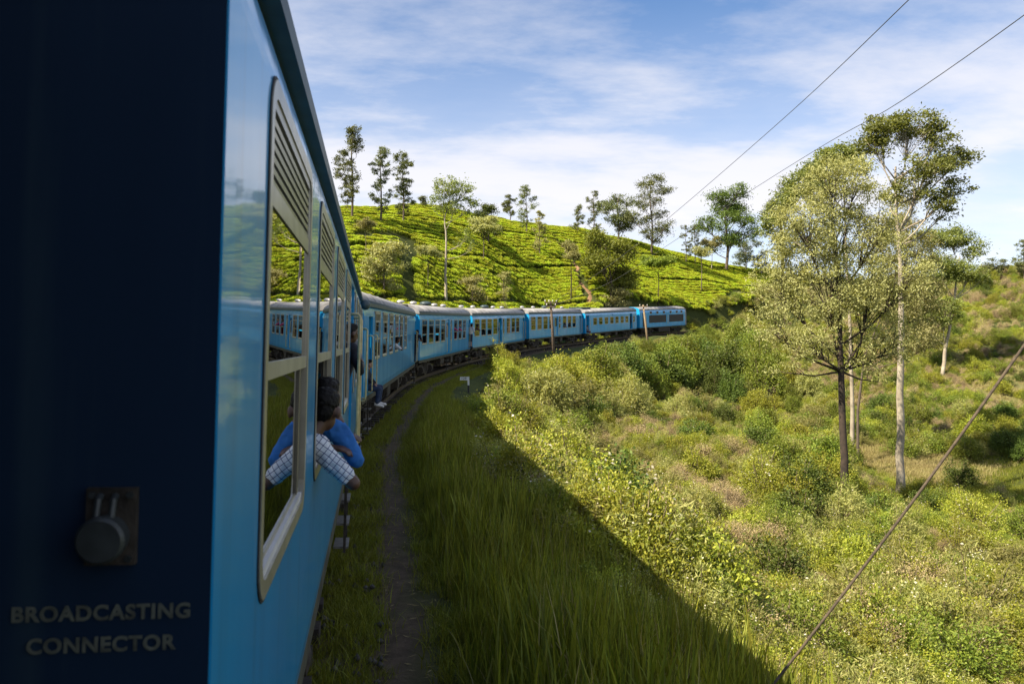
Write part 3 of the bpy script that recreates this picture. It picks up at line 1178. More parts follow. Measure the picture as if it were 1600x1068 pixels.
def shell(key, root, Lk, wins, doors, mat=None):
    """sides with real openings; wins (y0,y1,z0,z1), doors (y0,y1)"""
    mat = mat or BLUE
    holes = [(a, b, c, d) for a, b, c, d in wins] + [(a, b, 0.08, 2.14) for a, b in doors]
    ys = sorted({0.0, Lk} | {round(h_[0], 4) for h_ in holes} | {round(h_[1], 4) for h_ in holes})
    zs = sorted({0.0, 0.08, 0.15, 2.14, 2.22, 2.30, 2.38, ZG} | {round(h_[2], 4) for h_ in holes} | {round(h_[3], 4) for h_ in holes})
    mb = MB()
    for side in (0, 1):
        vs = [((xprof(z) if side == 0 else -WID - xprof(z)), y, z) for z in zs for y in ys]
        fs = []
        for a in range(len(zs) - 1):
            for b in range(len(ys) - 1):
                yc, zc = (ys[b] + ys[b + 1]) / 2, (zs[a] + zs[a + 1]) / 2
                if any(h_[0] < yc < h_[1] and h_[2] < zc < h_[3] for h_ in holes):
                    continue
                q = (a * len(ys) + b, a * len(ys) + b + 1, (a + 1) * len(ys) + b + 1, (a + 1) * len(ys) + b)
                fs.append(q if side == 0 else q[::-1])
        me_ = bpy.data.meshes.new('side_wall')
        used = sorted({i for f in fs for i in f})
        mp = {i: k for k, i in enumerate(used)}
        me_.from_pydata([vs[i] for i in used], [], [tuple(mp[i] for i in f) for f in fs])
        me_.materials.append(mat)
        me_.materials.append(LINING)
        o = link('side_wall', me_, root)
        so = o.modifiers.new('thickness', 'SOLIDIFY')
        so.thickness = 0.05
        so.offset = -1
        so.material_offset = 1
        so.material_offset_rim = 0
    # end walls
    for e, y in ((0, 0.0), (1, Lk)):
        mb = MB()
        prof = [(xprof(z), z) for z in zs]
        pr = [(x - 0.004, z) for x, z in prof] + [(-0.10 - (HALF - 0.1) * (1 - math.cos(R(a))) , 2.46 + 0.44 * math.sin(R(a))) for a in (15, 40, 65, 90)]
        pr = pr + [(-WID - x, z) for x, z in reversed(pr[:-1])]
        n = len(pr)
        t = 0.06
        ya, yb = (y, y + t) if e == 0 else (y - t, y)
        vs = [(x, ya, z) for x, z in pr] + [(x, yb, z) for x, z in pr]
        # step the wall a hair outside the side walls' ends
        off = -0.004 if e == 0 else 0.004
        vs = [(x, y_ + off, z) for x, y_, z in vs]
        fs = [tuple(range(n)), tuple(range(2 * n - 1, n - 1, -1))] + [(k, (k + 1) % n, n + (k + 1) % n, n + k) for k in range(n)]
        mb.add(vs, fs)
        mb.build('end_wall', NAVY if key in 'AZ' else BLUE, root)  # NAVY is the same blue with the gap's shade put into its colour
    # roof
    pr = [(-0.025, 2.44), (-0.025, 2.50), (-0.045, 2.57)]
    for a in range(12, 91, 6):
        pr.append((-0.05 - (HALF - 0.05) * (1 - math.cos(R(a))), 2.52 + 0.46 * math.sin(R(a)) ** 0.85))
    pr = pr + [(-WID - x, z) for x, z in reversed(pr[:-1])]
    n = len(pr)
    mb = MB()
    vs = [(x, -0.02, z) for x, z in pr] + [(x, Lk + 0.02, z) for x, z in pr]
    fs = [(k, k + 1, n + k + 1, n + k) for k in range(n - 1)] + [tuple(range(n)), tuple(range(2 * n - 1, n - 1, -1)), (0, n, 2 * n - 1, n - 1)]
    mb.add(vs, fs)
    mb.mi[0] = mb.mi[1] = mb.mi[n - 2] = mb.mi[n - 3] = 1
    rf = mb.build('roof', [ROOF, GUTTER], root, smooth=False)
    for p in rf.data.polygons:
        p.use_smooth = len(p.vertices) == 4 and abs(p.normal.y) < 0.5 and p.normal.z > 0.05
    for sx in (0, 1):
        mb = MB()
        x0 = -0.175 if sx == 0 else -WID + 0.015
        mb.box((x0, -0.025, 2.405), (x0 + 0.16, Lk + 0.025, 2.437))
        mb.box((x0 + 0.148 if sx == 0 else x0, -0.025, 2.437), (x0 + 0.16 if sx == 0 else x0 + 0.012, Lk + 0.025, 2.475))
        mb.build('gutter', GUTTER, root)
    MB().box((-WID + 0.08, 0.07, 0.02), (-0.08, Lk - 0.07, 0.075)).build('floor', FLOORM, root)
    mb = MB()
    mb.box((-0.16, 0.02, -0.15), (-0.025, Lk - 0.02, -0.003))
    mb.build('sole_bar', SOLE, root)
    MB().box((-WID + 0.025, 0.02, -0.15), (-WID + 0.16, Lk - 0.02, -0.003)).build('sole_bar', SOLE, root)
    for yb in (0.06, Lk - 0.24):
        MB().box((-WID + 0.17, yb, -0.34), (-0.17, yb + 0.18, -0.02)).build('buffer_beam', STEEL, root)


def mk_vent():
    mb = MB()
    mb.lathe([(0.10, -0.10), (0.10, 0.07), (0.12, 0.075), (0.20, 0.10), (0.215, 0.135), (0.19, 0.19), (0.12, 0.225), (0.03, 0.235)], n=18)
    return mb.mesh('roof_ventilator', VENTM, True)


def mk_bigvent():
    mb = MB()
    mb.lathe([(0.16, -0.12), (0.16, 0.06), (0.34, 0.10), (0.37, 0.16), (0.33, 0.24), (0.18, 0.30), (0.04, 0.31)], n=20)
    return mb.mesh('roof_ventilator', GUTTER, True)


def seats(root, Lk, ylist):
    def mk():
        mb = MB()
        mb.box((-0.5, -0.06, 0.08), (0.5, 0.06, 0.95))
        mb.box((-0.5, -0.5, 0.40), (0.5, 0.5, 0.50))
        return mb.mesh('bench_seat', SEATM)
    for y in ylist:
        for x in (-0.75, -WID + 0.75):
            o = link('bench_seat', kit('seat', mk), root)
            o.location = (x, y, 0.075)


def underframe(root, Lk, boxes=True, gaps=(0.5, 0.5)):
    bogie(root, 2.7)
    bogie(root, Lk - 2.7)
    if boxes:
        for y0, y1, zb in ((Lk * 0.36, Lk * 0.36 + 1.1, -0.55), (Lk * 0.56, Lk * 0.56 + 0.8, -0.62)):
            mb = MB()
            mb.box((-0.75, y0, zb), (-0.12, y1, -0.16))
            mb.box((-0.115, y0 + 0.05, zb + 0.06), (-0.10, y1 - 0.05, -0.22))
            mb.build('battery_box', STEEL, root)
        mb = MB()
        mb.lathe([(0.02, 0), (0.17, 0.04), (0.19, 0.12), (0.19, 1.0), (0.17, 1.08), (0.02, 1.12)], 'Y', (-0.55, Lk * 0.46, -0.40), 14)
        mb.build('air_reservoir', STEEL, root, True)
        for y in (Lk * 0.33, Lk * 0.66):
            mb = MB()
            mb.tube([(-0.3, y, -0.15), (-0.3, y + 0.5, -0.62), (-0.3, y + 1.6, -0.62), (-0.3, y + 2.1, -0.15)], 0.025, 6)
            mb.build('truss_rod', STEEL, root)
    # couplers and hoses at both ends
    for yy, s in ((0.0, -1), (Lk, 1)):
        mb = MB()
        mb.box((-HALF - 0.12, min(yy, yy + s * 0.32), -0.32), (-HALF + 0.12, max(yy, yy + s * 0.32), -0.08))
        mb.build('coupler', STEEL, root)
        mb = MB()
        mb.tube([(-0.85, yy + s * 0.01, -0.12), (-0.85, yy + s * 0.14, -0.25), (-0.86, yy + s * 0.18, -0.55), (-0.9, yy + s * 0.22, -0.62)], 0.028, 6)
        mb.build('brake_hose', RUBBER, root, True)
    for yy, s, ln in ((0.0, -1, gaps[0]), (Lk, 1, gaps[1])):
        if ln <= 0:
            continue
        mb = MB()
        mb.box((-HALF - 0.80, min(yy + s * 0.008, yy + s * ln), 0.0), (-HALF + 0.80, max(yy + s * 0.008, yy + s * ln), 2.88))  # unseen bellows added in the gaps, oversized to keep the sun out
        for k in range(3):
            ya = yy + s * ln * (0.2 + 0.3 * k)
            mb.box((-HALF - 0.84, min(ya, ya + s * 0.03), -0.03), (-HALF + 0.84, max(ya, ya + s * 0.03), 2.91))
        mb.build('sun_blocking_bellows', RUBBER, root)


def coach_root(k, name, label, cat='coach', group='blue passenger coaches of the train'):
    m, Lk = car_matrix(k)
    root = link(name, None)
    root.matrix_world = m
    root.empty_display_size = 0.3
    tag(root, label, cat, group)
    return root, m, Lk


WZ0, WZ1 = 0.83, 2.10
CM = {}


def passenger(k, label, style, mid_open, opened=(), wz=(WZ0, WZ1), lamp=False):
    """coach with four windows, middle door, narrow window, three windows, end door"""
    root, m, Lk = coach_root(k, 'railway_coach', label)
    CM[k] = (m, Lk, root)
    W = 1.22
    pitch = 1.80 * Lk / 17.6
    y1 = 0.585
    ws = [(y1 + pitch * i, W) for i in range(4)]
    d0 = 0.437 * Lk
    ws.append((0.522 * Lk, 0.42))
    ws += [((0.598 + 0.1 * i) * Lk, W * 0.96) for i in range(3)]
    holes = [(y, y + w, wz[0], wz[1]) for y, w in ws]
    doors = [(d0, d0 + 1.05), (0.95 * Lk, 0.95 * Lk + 0.72)]
    shell(k, root, Lk, holes, doors)
    for i, (y, w) in enumerate(ws):
        window(root, y, wz[0], w, wz[1] - wz[0], style, True, i in opened)
        window(root, y, wz[0], w, wz[1] - wz[0], 'pane' if style != 'louvre' else 'square', False)
    for j, (a, b) in enumerate(doors):
        op = mid_open if j == 0 else True
        door_leaf(root, a, b, op)
        handrail(root, a - 0.10, 0.16, 1.78)
        handrail(root, b + 0.10 if j == 0 else b + 0.07, 0.16, 1.78)
        ladder(root, (a + b) / 2, 3)
    underframe(root, Lk, True, {'A': (0.5, 0.85), 'C': (0.66, 0.45), 'D': (0.45, 0.75), 'E': (0.75, 0.72)}[k])
    for t, big in ((0.12, 0), (0.30, 0), (0.50, 1), (0.66, 0), (0.84, 0)):
        o = link('roof_ventilator', kit('bigvent' if big else 'vent', mk_bigvent if big else mk_vent), root)
        o.location = (-1.55, t * Lk, 2.96)
    seats(root, Lk, [y1 + pitch * (i + 0.83) for i in range(4)] + [(0.598 + 0.1 * (i + 0.83)) * Lk for i in range(3)])
    return root, m, Lk


passenger('A', 'nearest blue coach, its dark end wall lettered, two boys leaning from a louvred window', 'louvre', True, opened=(1, 2))
passenger('C', 'third blue coach from the camera, closed middle door, pink-sleeved passengers at its windows', 'sash', False, opened=(0, 2, 5))
passenger('D', 'fourth blue coach from the camera, pale faded panel, man in white standing at its end', 'sash', True, opened=(1, 2))
passenger('E', 'fifth blue coach from the camera, behind the dark telegraph pole', 'sash', False, opened=(3, 5, 6, 7))
# coach carrying the camera, just behind it
rz, mz, LZ = coach_root('Z', 'railway_coach', 'blue coach the picture is taken from, just behind the viewpoint')
shell('Z', rz, LZ, [], [(LZ - 1.6, LZ - 0.7), (0.3, 1.2)])
underframe(rz, LZ, False, (0.5, 0.45))

# second coach: end doors, six louvred windows, blank panel
rb, mB, LB = coach_root('B', 'railway_coach', 'second blue coach, six louvred windows then a long blank panel')
CM['B'] = (mB, LB, rb)
wsB = [((0.122 + 0.1035 * i) * LB, 1.28) for i in range(6)]
drB = [(0.05 * LB, 0.05 * LB + 0.85), (0.955 * LB, 0.955 * LB + 0.75)]
shell('B', rb, LB, [(y, y + w, 0.95, 2.27) for y, w in wsB], drB)
for i, (y, w) in enumerate(wsB):
    window(rb, y, 0.95, w, 1.32, 'louvre', True, i in (3, 4))
    window(rb, y, 0.95, w, 1.32, 'square', False)
for (a, b) in drB:
    door_leaf(rb, a, b, True)
    handrail(rb, a - 0.09, 0.12, 1.62, 0.12)
    handrail(rb, b + 0.09, 0.12, 1.62, 0.12)
    ladder(rb, (a + b) / 2, 3)
underframe(rb, LB, True, (0.76, 0.68))
for t in (0.66, 0.80):
    o = link('roof_ventilator', kit('vent', mk_vent), rb)
    o.location = (-1.6, t * LB, 2.96)
seats(rb, LB, [y + 1.6 for y, w in wsB])

# sixth coach: squarish windows
rF, mF, LF = coach_root('F', 'railway_coach', 'sixth blue coach with seven small square windows, next to the power car')
CM['F'] = (mF, LF, rF)
wsF = [(t * LF, 1.12) for t in (0.135, 0.237, 0.342, 0.446, 0.548, 0.652, 0.752)]
holes = [(y, y + w, 0.98, 1.80) for y, w in wsF] + [(0.925 * LF, 0.925 * LF + 0.5, 0.98, 1.80)]
drF = [(0.012 * LF, 0.012 * LF + 0.95), (0.848 * LF, 0.848 * LF + 1.0)]
shell('F', rF, LF, holes, drF)
for (y0, y1, z0, z1) in holes:
    window(rF, y0, z0, y1 - y0, z1 - z0, 'square', True)
    window(rF, y0, z0, y1 - y0, z1 - z0, 'pane', False)
for (a, b) in drF:
    door_leaf(rF, a, b, True)
    handrail(rF, b + 0.08, 0.16, 1.78)
    ladder(rF, (a + b) / 2, 3)
underframe(rF, LF, True, (0.72, 0.66))
mb = MB()
mb.box((-2.3, 0.3, 2.80), (-0.6, 3.0, 3.16))
for k in range(6):
    mb.box((-0.61, 0.5 + 0.4 * k, 2.86), (-0.585, 0.75 + 0.4 * k, 3.10))
mb.build('roof_pod', GUTTER, rF)
mb = MB()
mb.lathe([(0.07, -0.02), (0.07, 0.04), (0.03, 0.06)], 'X', (0.0, LF * 0.49, 2.12), 10)
mb.build('side_lamp', GUTTER, rF)

# power car
rG, mG, LG = coach_root('G', 'power_car', 'blue power car with dark grilles leading the train beneath the tea hill', 'locomotive', 'power car of the train')
CM['G'] = (mG, LG, rG)


def loop_g(y, sx, z1, drop):
    pr = [(xprof(z), z) for z in (0, 0.08, 0.3, 2.14, 2.30, 2.45)] + [(-HALF * (1 - math.cos(R(a))), 2.46 + 0.5 * math.sin(R(a)) ** 0.85) for a in (12, 25, 40, 55, 72, 90)]
    pr = pr + [(-WID - x, z) for x, z in reversed(pr[:-1])]
    return [(-HALF + (x + HALF) * sx, y, min(z, 9) * z1 + drop * (0 if z > 0.05 else 1)) for x, z in pr]


mb = MB()
loops = [loop_g(0, 1, 1, 0), loop_g(LG - 1.5, 1, 1, 0), loop_g(LG - 0.9, 0.985, 0.985, 0), loop_g(LG - 0.4, 0.94, 0.95, 0), loop_g(LG - 0.1, 0.87, 0.89, 0), loop_g(LG, 0.80, 0.84, 0)]
n = len(loops[0])
vs = [v for lp in loops for v in lp]
for i in range(len(loops) - 1):
    zm = [(loops[i][k][2] + loops[i][(k + 1) % n][2]) / 2 for k in range(n)]
    for k in range(n):
        j = (k + 1) % n
        mi = 1 if zm[k] > 2.5 else (2 if i >= 2 else 0)
        mb.f.append((i * n + k, i * n + j, (i + 1) * n + j, (i + 1) * n + k))
        mb.mi.append(mi)
mb.v = vs
mb.f += [tuple(range(n)), tuple(range(len(vs) - n, len(vs)))]
mb.mi += [3, 2]
mb.build('body', [BLUE, ROOF, GREYF, BLUE], rG)
for a, b in ((0.18, 0.525), (0.59, 0.945)):
    b = min(b, (LG - 1.55) / LG)
    mb = MB()
    mb.box((-0.02, a * LG, 0.62), (0.012, b * LG, 1.72))
    g = mb.build('grille', GRILLE, rG)
    sm = MB().box((0.010, 0, 0), (0.035, (b - a) * LG - 0.08, 0.035)).mesh('grille_slat', GRILLE)
    for q in range(10):
        s = link('grille_slat', sm, g)
        s.location = (0, a * LG + 0.04, 0.66 + 0.105 * q)
for t in (0.215, 0.345, 0.48, 0.62, 0.755, 0.86):
    window(rG, t * LG - 0.31, 1.93, 0.62, 0.34, 'porthole', True)
    MB().box((-0.028, t * LG - 0.29, 1.95), (0.004, t * LG + 0.29, 2.25)).build('window_backing', GRILLE, rG)
for t in (0.545, 0.565):
    handrail(rG, t * LG, 0.4, 1.75, 0.07)
MB().box((-0.02, 0.055 * LG, 0.10), (0.014, 0.105 * LG, 2.1)).build('door', GRILLE, rG)
handrail(rG, 0.115 * LG, 0.2, 1.7)
mb = MB()
mb.box((-HALF - 1.0, LG - 0.14, 1.35), (-HALF + 1.0, LG + 0.004, 2.0))
mb.build('windscreen', GRILLE, rG)
bogie(rG, 2.9)
bogie(rG, LG - 3.2)
MB().box((-WID + 0.2, LG * 0.38, -0.75), (-0.1, LG * 0.62, -0.02)).build('fuel_tank', STEEL, rG)
MB().box((-WID + 0.025, 0.02, -0.15), (-0.025, LG - 0.9, -0.003)).build('sole_bar', SOLE, rG)

# lettering and socket on the end wall of the nearest coach
mA, LA, rA = CM['A']


def lettering(text, size, parent, mat, name, mw, bold=0.012, spacing=1.05):
    cu = bpy.data.curves.new('t', 'FONT')
    cu.body = text
    cu.size = size
    cu.align_x = 'CENTER'
    cu.align_y = 'CENTER'
    cu.extrude = 0.0012
    cu.offset = bold * size
    cu.space_character = spacing
    t = bpy.data.objects.new('t', cu)
    COL.objects.link(t)
    dg = bpy.context.evaluated_depsgraph_get()
    me_ = bpy.data.meshes.new_from_object(t.evaluated_get(dg))
    bpy.data.objects.remove(t)
    me_.materials.clear()
    me_.materials.append(mat)
    o = link(name, me_, parent)
    o.matrix_local = mw
    return o


endrot = Matrix.Rotation(R(90), 4, 'X')
for txt, zt in (('BROADCASTING', 0.990), ('CONNECTOR', 0.936)):
    lettering(txt, 0.0351, rA, LETTER, 'lettering', Matrix.Translation((-0.178, -0.0065, zt)) @ endrot, 0.030, 1.10)
mb = MB()
mb.box((-0.205, -0.020, 1.075), (-0.125, -0.0045, 1.205))
so = mb.build('broadcasting_socket', STEEL, rA)
mb = MB()
for x in (-0.182, -0.158):
    mb.tube([(x, -0.012, 1.195), (x, -0.03, 1.188), (x - 0.002, -0.045, 1.13)], 0.006, 8)
mb.build('hinge_arm', LIDM, so)
mb = MB()
mb.lathe([(0.036, -0.018), (0.039, -0.045), (0.039, -0.058), (0.034, -0.064), (0.004, -0.065)], 'Y', (-0.170, 0, 1.125), 28)
mb.build('socket_lid', LIDM, so, False)
for bx, bz in ((-0.195, 1.086), (-0.135, 1.086), (-0.195, 1.194), (-0.135, 1.194)):
    MB().lathe([(0.006, -0.026), (0.006, -0.020), (0.007, -0.0195)], 'Y', (bx, 0, bz), 6).build('bolt', LIDM, so)
# round marker lamp near the far end of the nearest coach
mb = MB()
mb.lathe([(0.05, -0.03), (0.10, 0.02), (0.11, 0.10), (0.09, 0.14), (0.02, 0.15)], 'Y', (0.05, LA * 0.9, 2.28), 18)
mb.build('marker_lamp', GUTTER, rA, True)
# @@VEG
# ------------------------------------------------------------------ vegetation
SRC = {}


def source(colname, meshes):
    """collection of plant meshes used only by scattered ground cover"""
    c = bpy.data.collections.new(colname)
    for i, m in enumerate(meshes):
        o = bpy.data.objects.new('%s_%02d' % (colname, i), m)
        c.objects.link(o)
    SRC[colname] = c
    return c


def scatter(name, pts, scl, rot, idx, coll, label, cat=None):
    me_ = bpy.data.meshes.new(name)
    me_.vertices.add(len(pts))
    me_.vertices.foreach_set('co', np.asarray(pts, np.float32).ravel())
    for nm, ty, arr, key in (('scl', 'FLOAT_VECTOR', scl, 'vector'), ('rot', 'FLOAT_VECTOR', rot, 'vector'), ('idx', 'INT', idx, 'value')):
        a = me_.attributes.new(nm, ty, 'POINT')
        a.data.foreach_set(key, np.asarray(arr, np.int32 if ty == 'INT' else np.float32).ravel())
    o = link(name, me_)
    ng = bpy.data.node_groups.new(name + '_nodes', 'GeometryNodeTree')
    ng.interface.new_socket('Geometry', in_out='INPUT', socket_type='NodeSocketGeometry')
    ng.interface.new_socket('Geometry', in_out='OUTPUT', socket_type='NodeSocketGeometry')
    N, Lk_ = ng.nodes, ng.links
    gi, go = N.new('NodeGroupInput'), N.new('NodeGroupOutput')
    ci = N.new('GeometryNodeCollectionInfo')
    ci.inputs['Collection'].default_value = coll
    ci.inputs['Separate Children'].default_value = True
    ci.inputs['Reset Children'].default_value = True
    ip = N.new('GeometryNodeInstanceOnPoints')
    ip.inputs['Pick Instance'].default_value = True

    def attr(nm, ty):
        a = N.new('GeometryNodeInputNamedAttribute')
        a.data_type = ty
        a.inputs['Name'].default_value = nm
        return a.outputs['Attribute']
    e = N.new('FunctionNodeEulerToRotation')
    Lk_.new(attr('rot', 'FLOAT_VECTOR'), e.inputs[0])
    Lk_.new(gi.outputs[0], ip.inputs['Points'])
    Lk_.new(ci.outputs[0], ip.inputs['Instance'])
    Lk_.new(attr('idx', 'INT'), ip.inputs['Instance Index'])
    Lk_.new(e.outputs[0], ip.inputs['Rotation'])
    Lk_.new(attr('scl', 'FLOAT_VECTOR'), ip.inputs['Scale'])
    Lk_.new(ip.outputs[0], go.inputs[0])
    md = o.modifiers.new('scatter', 'NODES')
    md.node_group = ng
    return tag(o, label, cat, kind='stuff')


def merge(parts):
    """parts: list of (v, f, rnd, material index)"""
    V, Fq, Rn, Mi = [], [], [], []
    o = 0
    for v, f, r, mi in parts:
        V.append(v)
        Fq.append(f + o)
        Rn.append(r)
        Mi.append(np.full(len(f), mi, np.int32))
        o += len(v)
    return np.concatenate(V), np.concatenate(Fq), np.concatenate(Rn), np.concatenate(Mi)


def mesh_of(name, parts, mats):
    v, f, r, mi = merge(parts)
    m = np_mesh(name, v, f, mats, r)
    m.polygons.foreach_set('material_index', mi)
    return m


def stems_np(segs, rng, rad=0.01):
    """thin three-sided stems as quads; segs list of (p, q)"""
    segs = np.array(segs, float)
    p, q = segs[:, 0], segs[:, 1]
    d = q - p
    d /= np.linalg.norm(d, axis=1, keepdims=True) + 1e-9
    a = np.cross(d, np.array([0.3, 0.5, 0.8]))
    a /= np.linalg.norm(a, axis=1, keepdims=True) + 1e-9
    b = np.cross(d, a)
    N = len(p)
    v = np.empty((N, 6, 3))
    for k in range(3):
        t = 2 * math.pi * k / 3
        off = (a * math.cos(t) + b * math.sin(t)) * rad
        v[:, k] = p + off
        v[:, 3 + k] = q + off * 0.55
    base = (np.arange(N) * 6)[:, None, None]
    f = np.array([(0, 1, 4, 3), (1, 2, 5, 4), (2, 0, 3, 5)])[None] + base
    return v.reshape(-1, 3), f.reshape(-1, 4), np.full(N * 3, 0.3)


def shrub_mesh(name, kind, seed, leaves=4800):
    """about 1 m tall and wide, standing on z = 0"""
    rng = np.random.default_rng(seed)
    lm = {'lime': L_LIME, 'mid': L_MID, 'olive': L_OLIVE, 'dark': L_DARK, 'dry': L_DRY, 'flower': L_LIME}[kind]
    size = {'lime': (0.050, 0.024), 'mid': (0.045, 0.023), 'olive': (0.075, 0.015), 'dark': (0.050, 0.027), 'dry': (0.030, 0.012), 'flower': (0.038, 0.019)}[kind]
    ncl = int({'lime': 60, 'mid': 66, 'olive': 60, 'dark': 56, 'dry': 110, 'flower': 66}[kind] * (1.0 if leaves < 6000 else 1.7))
    # uneven dome of leaf clumps on stems
    lob = rng.uniform(0.75, 1.2, 7)
    az = rng.uniform(0, 2 * math.pi, ncl)
    el = np.arcsin(rng.uniform(0.02, 1.0, ncl))
    rr = rng.uniform(0.45, 1.0, ncl) ** 0.6 * lob[(az / (2 * math.pi) * 7).astype(int) % 7]
    rr *= rng.uniform(0.8, 1.12, ncl)
    c = np.stack([0.52 * rr * np.cos(el) * np.cos(az), 0.52 * rr * np.cos(el) * np.sin(az), 0.10 + 0.82 * rr * np.sin(el)], 1)
    per = leaves // ncl
    cc = np.repeat(c, per, 0) + rng.normal(size=(ncl * per, 3)) * np.array([0.065, 0.065, 0.075])
    cc[:, 2] = np.maximum(cc[:, 2], 0.02)
    out = cc - np.array([0, 0, 0.3])
    out /= np.linalg.norm(out, axis=1, keepdims=True) + 1e-9
    v, f, r = leaf_quads(cc, 0, size[0], size[1], rng, droop=0.35 if kind == 'olive' else 0.05, outward=out * 0.9)
    parts = [(v, f, r, 0)]
    segs = []
    for k in range(ncl):
        b = np.array([rng.normal() * 0.06, rng.normal() * 0.06, -0.05])
        m_ = b * 0.4 + c[k] * 0.6 + np.array([0, 0, 0.04])
        segs += [(b, m_), (m_, c[k] + np.array([0, 0, 0.03]))]
    v, f, r = stems_np(segs, rng, 0.009)
    parts.append((v, f, r, 1))
    mats = [lm, TWIG]
    if kind in ('flower', 'olive'):
        n_ = 110 if kind == 'flower' else 40
        pick = c[rng.integers(0, ncl, n_)]
        hp = pick * np.array([1.08, 1.08, 1.06]) + rng.normal(size=(n_, 3)) * 0.035 + np.array([0, 0, 0.06])
        v, f, r = leaf_quads(hp, 0, 0.035, 0.03, rng, flat=0.7)
        parts.append((v, f, r, 2))
        mats.append(L_FLOWER)
    return mesh_of(name, parts, mats)


def blade_clump(name, seed, n, h, spread, width, mat, lean=0.35, seg=4):
    rng = np.random.default_rng(seed)
    base = np.stack([rng.normal(size=n) * spread, rng.normal(size=n) * spread, np.full(n, -0.03)], 1)
    az = rng.uniform(0, 2 * math.pi, n)
    d = np.stack([np.cos(az), np.sin(az), np.zeros(n)], 1)
    s = np.stack([-np.sin(az), np.cos(az), np.zeros(n)], 1)
    fz = az + rng.uniform(0, math.pi, n)
    s = np.stack([np.cos(fz), np.sin(fz), np.zeros(n)], 1)
    H = h * rng.uniform(0.55, 1.15, n)
    ln = lean * rng.uniform(0.2, 1.4, n)
    v = np.empty((n, seg + 1, 2, 3))
    for k in range(seg + 1):
        t = k / seg
        c = base + d * (ln * t * t * H)[:, None]
        c[:, 2] += H * (t - 0.22 * ln * t ** 3)
        w = width * (1 - t ** 1.6) * 0.5 + 0.0008
        v[:, k, 0] = c - s * w
        v[:, k, 1] = c + s * w
    i = np.arange(n * (seg + 1) * 2).reshape(n, seg + 1, 2)
    f = np.stack([i[:, :-1, 0], i[:, :-1, 1], i[:, 1:, 1], i[:, 1:, 0]], -1).reshape(-1, 4)
    r = np.repeat(rng.uniform(0, 1, n), seg)
    return mesh_of(name, [(v.reshape(-1, 3), f, r, 0)], [mat])


def fern_mesh(name, seed):
    rng = np.random.default_rng(seed)
    cs, ds = [], []
    for k in range(9):
        az = rng.uniform(0, 6.28)
        L_ = rng.uniform(0.6, 1.0)
        for j in range(14):
            t = j / 13
            rad = L_ * t * 0.75
            z = L_ * (0.75 * t - 0.62 * t * t) + 0.08
            p = np.array([math.cos(az) * rad, math.sin(az) * rad, z])
            wv = 0.17 * (1 - t) + 0.03
            for sd in (-1, 1):
                e = np.array([-math.sin(az), math.cos(az), 0]) * sd
                cs.append(p + e * wv * 0.5)
                ds.append((e * wv, np.array([math.cos(az), math.sin(az), -0.3]) * 0.028))
    cs = np.array(cs)
    v = np.empty((len(cs), 4, 3))
    for i, (a, b) in enumerate(ds):
        v[i] = (cs[i] - a * 0.5, cs[i] + b, cs[i] + a * 0.5 - np.array([0, 0, 0.02]), cs[i] - b)
    return mesh_of(name, [(v.reshape(-1, 3), np.arange(len(cs) * 4).reshape(-1, 4), rng.uniform(0, 1, len(cs)), 0)], [L_FERN])


def tea_mesh(name, seed):
    """plucked tea bush: flat leafy table on a dark woody frame, about 1 m wide"""
    rng = np.random.default_rng(seed)
    n = 300
    a = rng.uniform(0, 6.28, n)
    rr = np.sqrt(rng.uniform(0, 1, n)) * 0.56
    z = 0.58 - 0.30 * (rr / 0.56) ** 6 * rng.uniform(0.2, 1, n) + rng.normal(size=n) * 0.025
    c = np.stack([rr * np.cos(a), rr * np.sin(a), np.maximum(z, 0.1)], 1)
    v, f, r = leaf_quads(c, 0, 0.16, 0.095, rng, flat=0.62, droop=-0.12)
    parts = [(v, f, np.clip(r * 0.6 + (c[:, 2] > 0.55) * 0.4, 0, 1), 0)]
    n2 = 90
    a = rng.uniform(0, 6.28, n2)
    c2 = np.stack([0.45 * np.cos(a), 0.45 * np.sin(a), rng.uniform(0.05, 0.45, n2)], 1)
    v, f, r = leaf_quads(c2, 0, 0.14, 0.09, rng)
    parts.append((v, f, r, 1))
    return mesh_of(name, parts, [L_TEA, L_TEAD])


def rot_z(n, rng, tilt=0.08):
    r = np.zeros((n, 3))
    r[:, 0] = rng.normal(size=n) * tilt
    r[:, 1] = rng.normal(size=n) * tilt
    r[:, 2] = rng.uniform(0, 2 * math.pi, n)
    return r


def project(p):
    p = np.asarray(p, float)
    Y = np.maximum(p[..., 1], 0.05)
    return 800 + F * p[..., 0] / Y, HZ - F * p[..., 2] / Y


# ---- tea plantation in contour rows
def tea_points():
    out = []
    xs = np.arange(-78, 76, 0.52)
    ys = np.arange(66, 200, 0.12)
    for xi, x in enumerate(xs):
        xx = np.full_like(ys, x)
        z = tz(xx, ys, rough=False)
        lt = np.abs(track_rel(xx, ys)[0])
        ph = (z * 0.8 + lt * 0.10) / 0.44 + (vnoise(xx, ys, 9.0, 5) - 0.5) * 1.6
        k = np.floor(ph)
        cr = np.nonzero(np.diff(k) != 0)[0]
        for c in cr:
            out.append((x + random.uniform(-0.12, 0.12), ys[c] + random.uniform(-0.1, 0.1), int(max(k[c], k[c + 1])), 1))
    return np.array(out)


tp = tea_points()
tzv = tz(tp[:, 0], tp[:, 1])
lat_t, _, _ = track_rel(tp[:, 0], tp[:, 1])
tpx, tpy = project(np.stack([tp[:, 0], tp[:, 1], tzv], 1))
keep = (lat_t < -4.6) & (tpx < 1225)
keep &= ~((tpy > 300) & (tpx > 1130 + (500 - tpy) * 1.25))          # right-hand edge where scrub takes over
row = tp[:, 2].astype(int)
jit = vnoise(tp[:, 0], tp[:, 1], 14.0, 6)
keep &= ~((row % 12 == 0))
keep &= ~((row % 9 == 3) & (jit > 0.70))
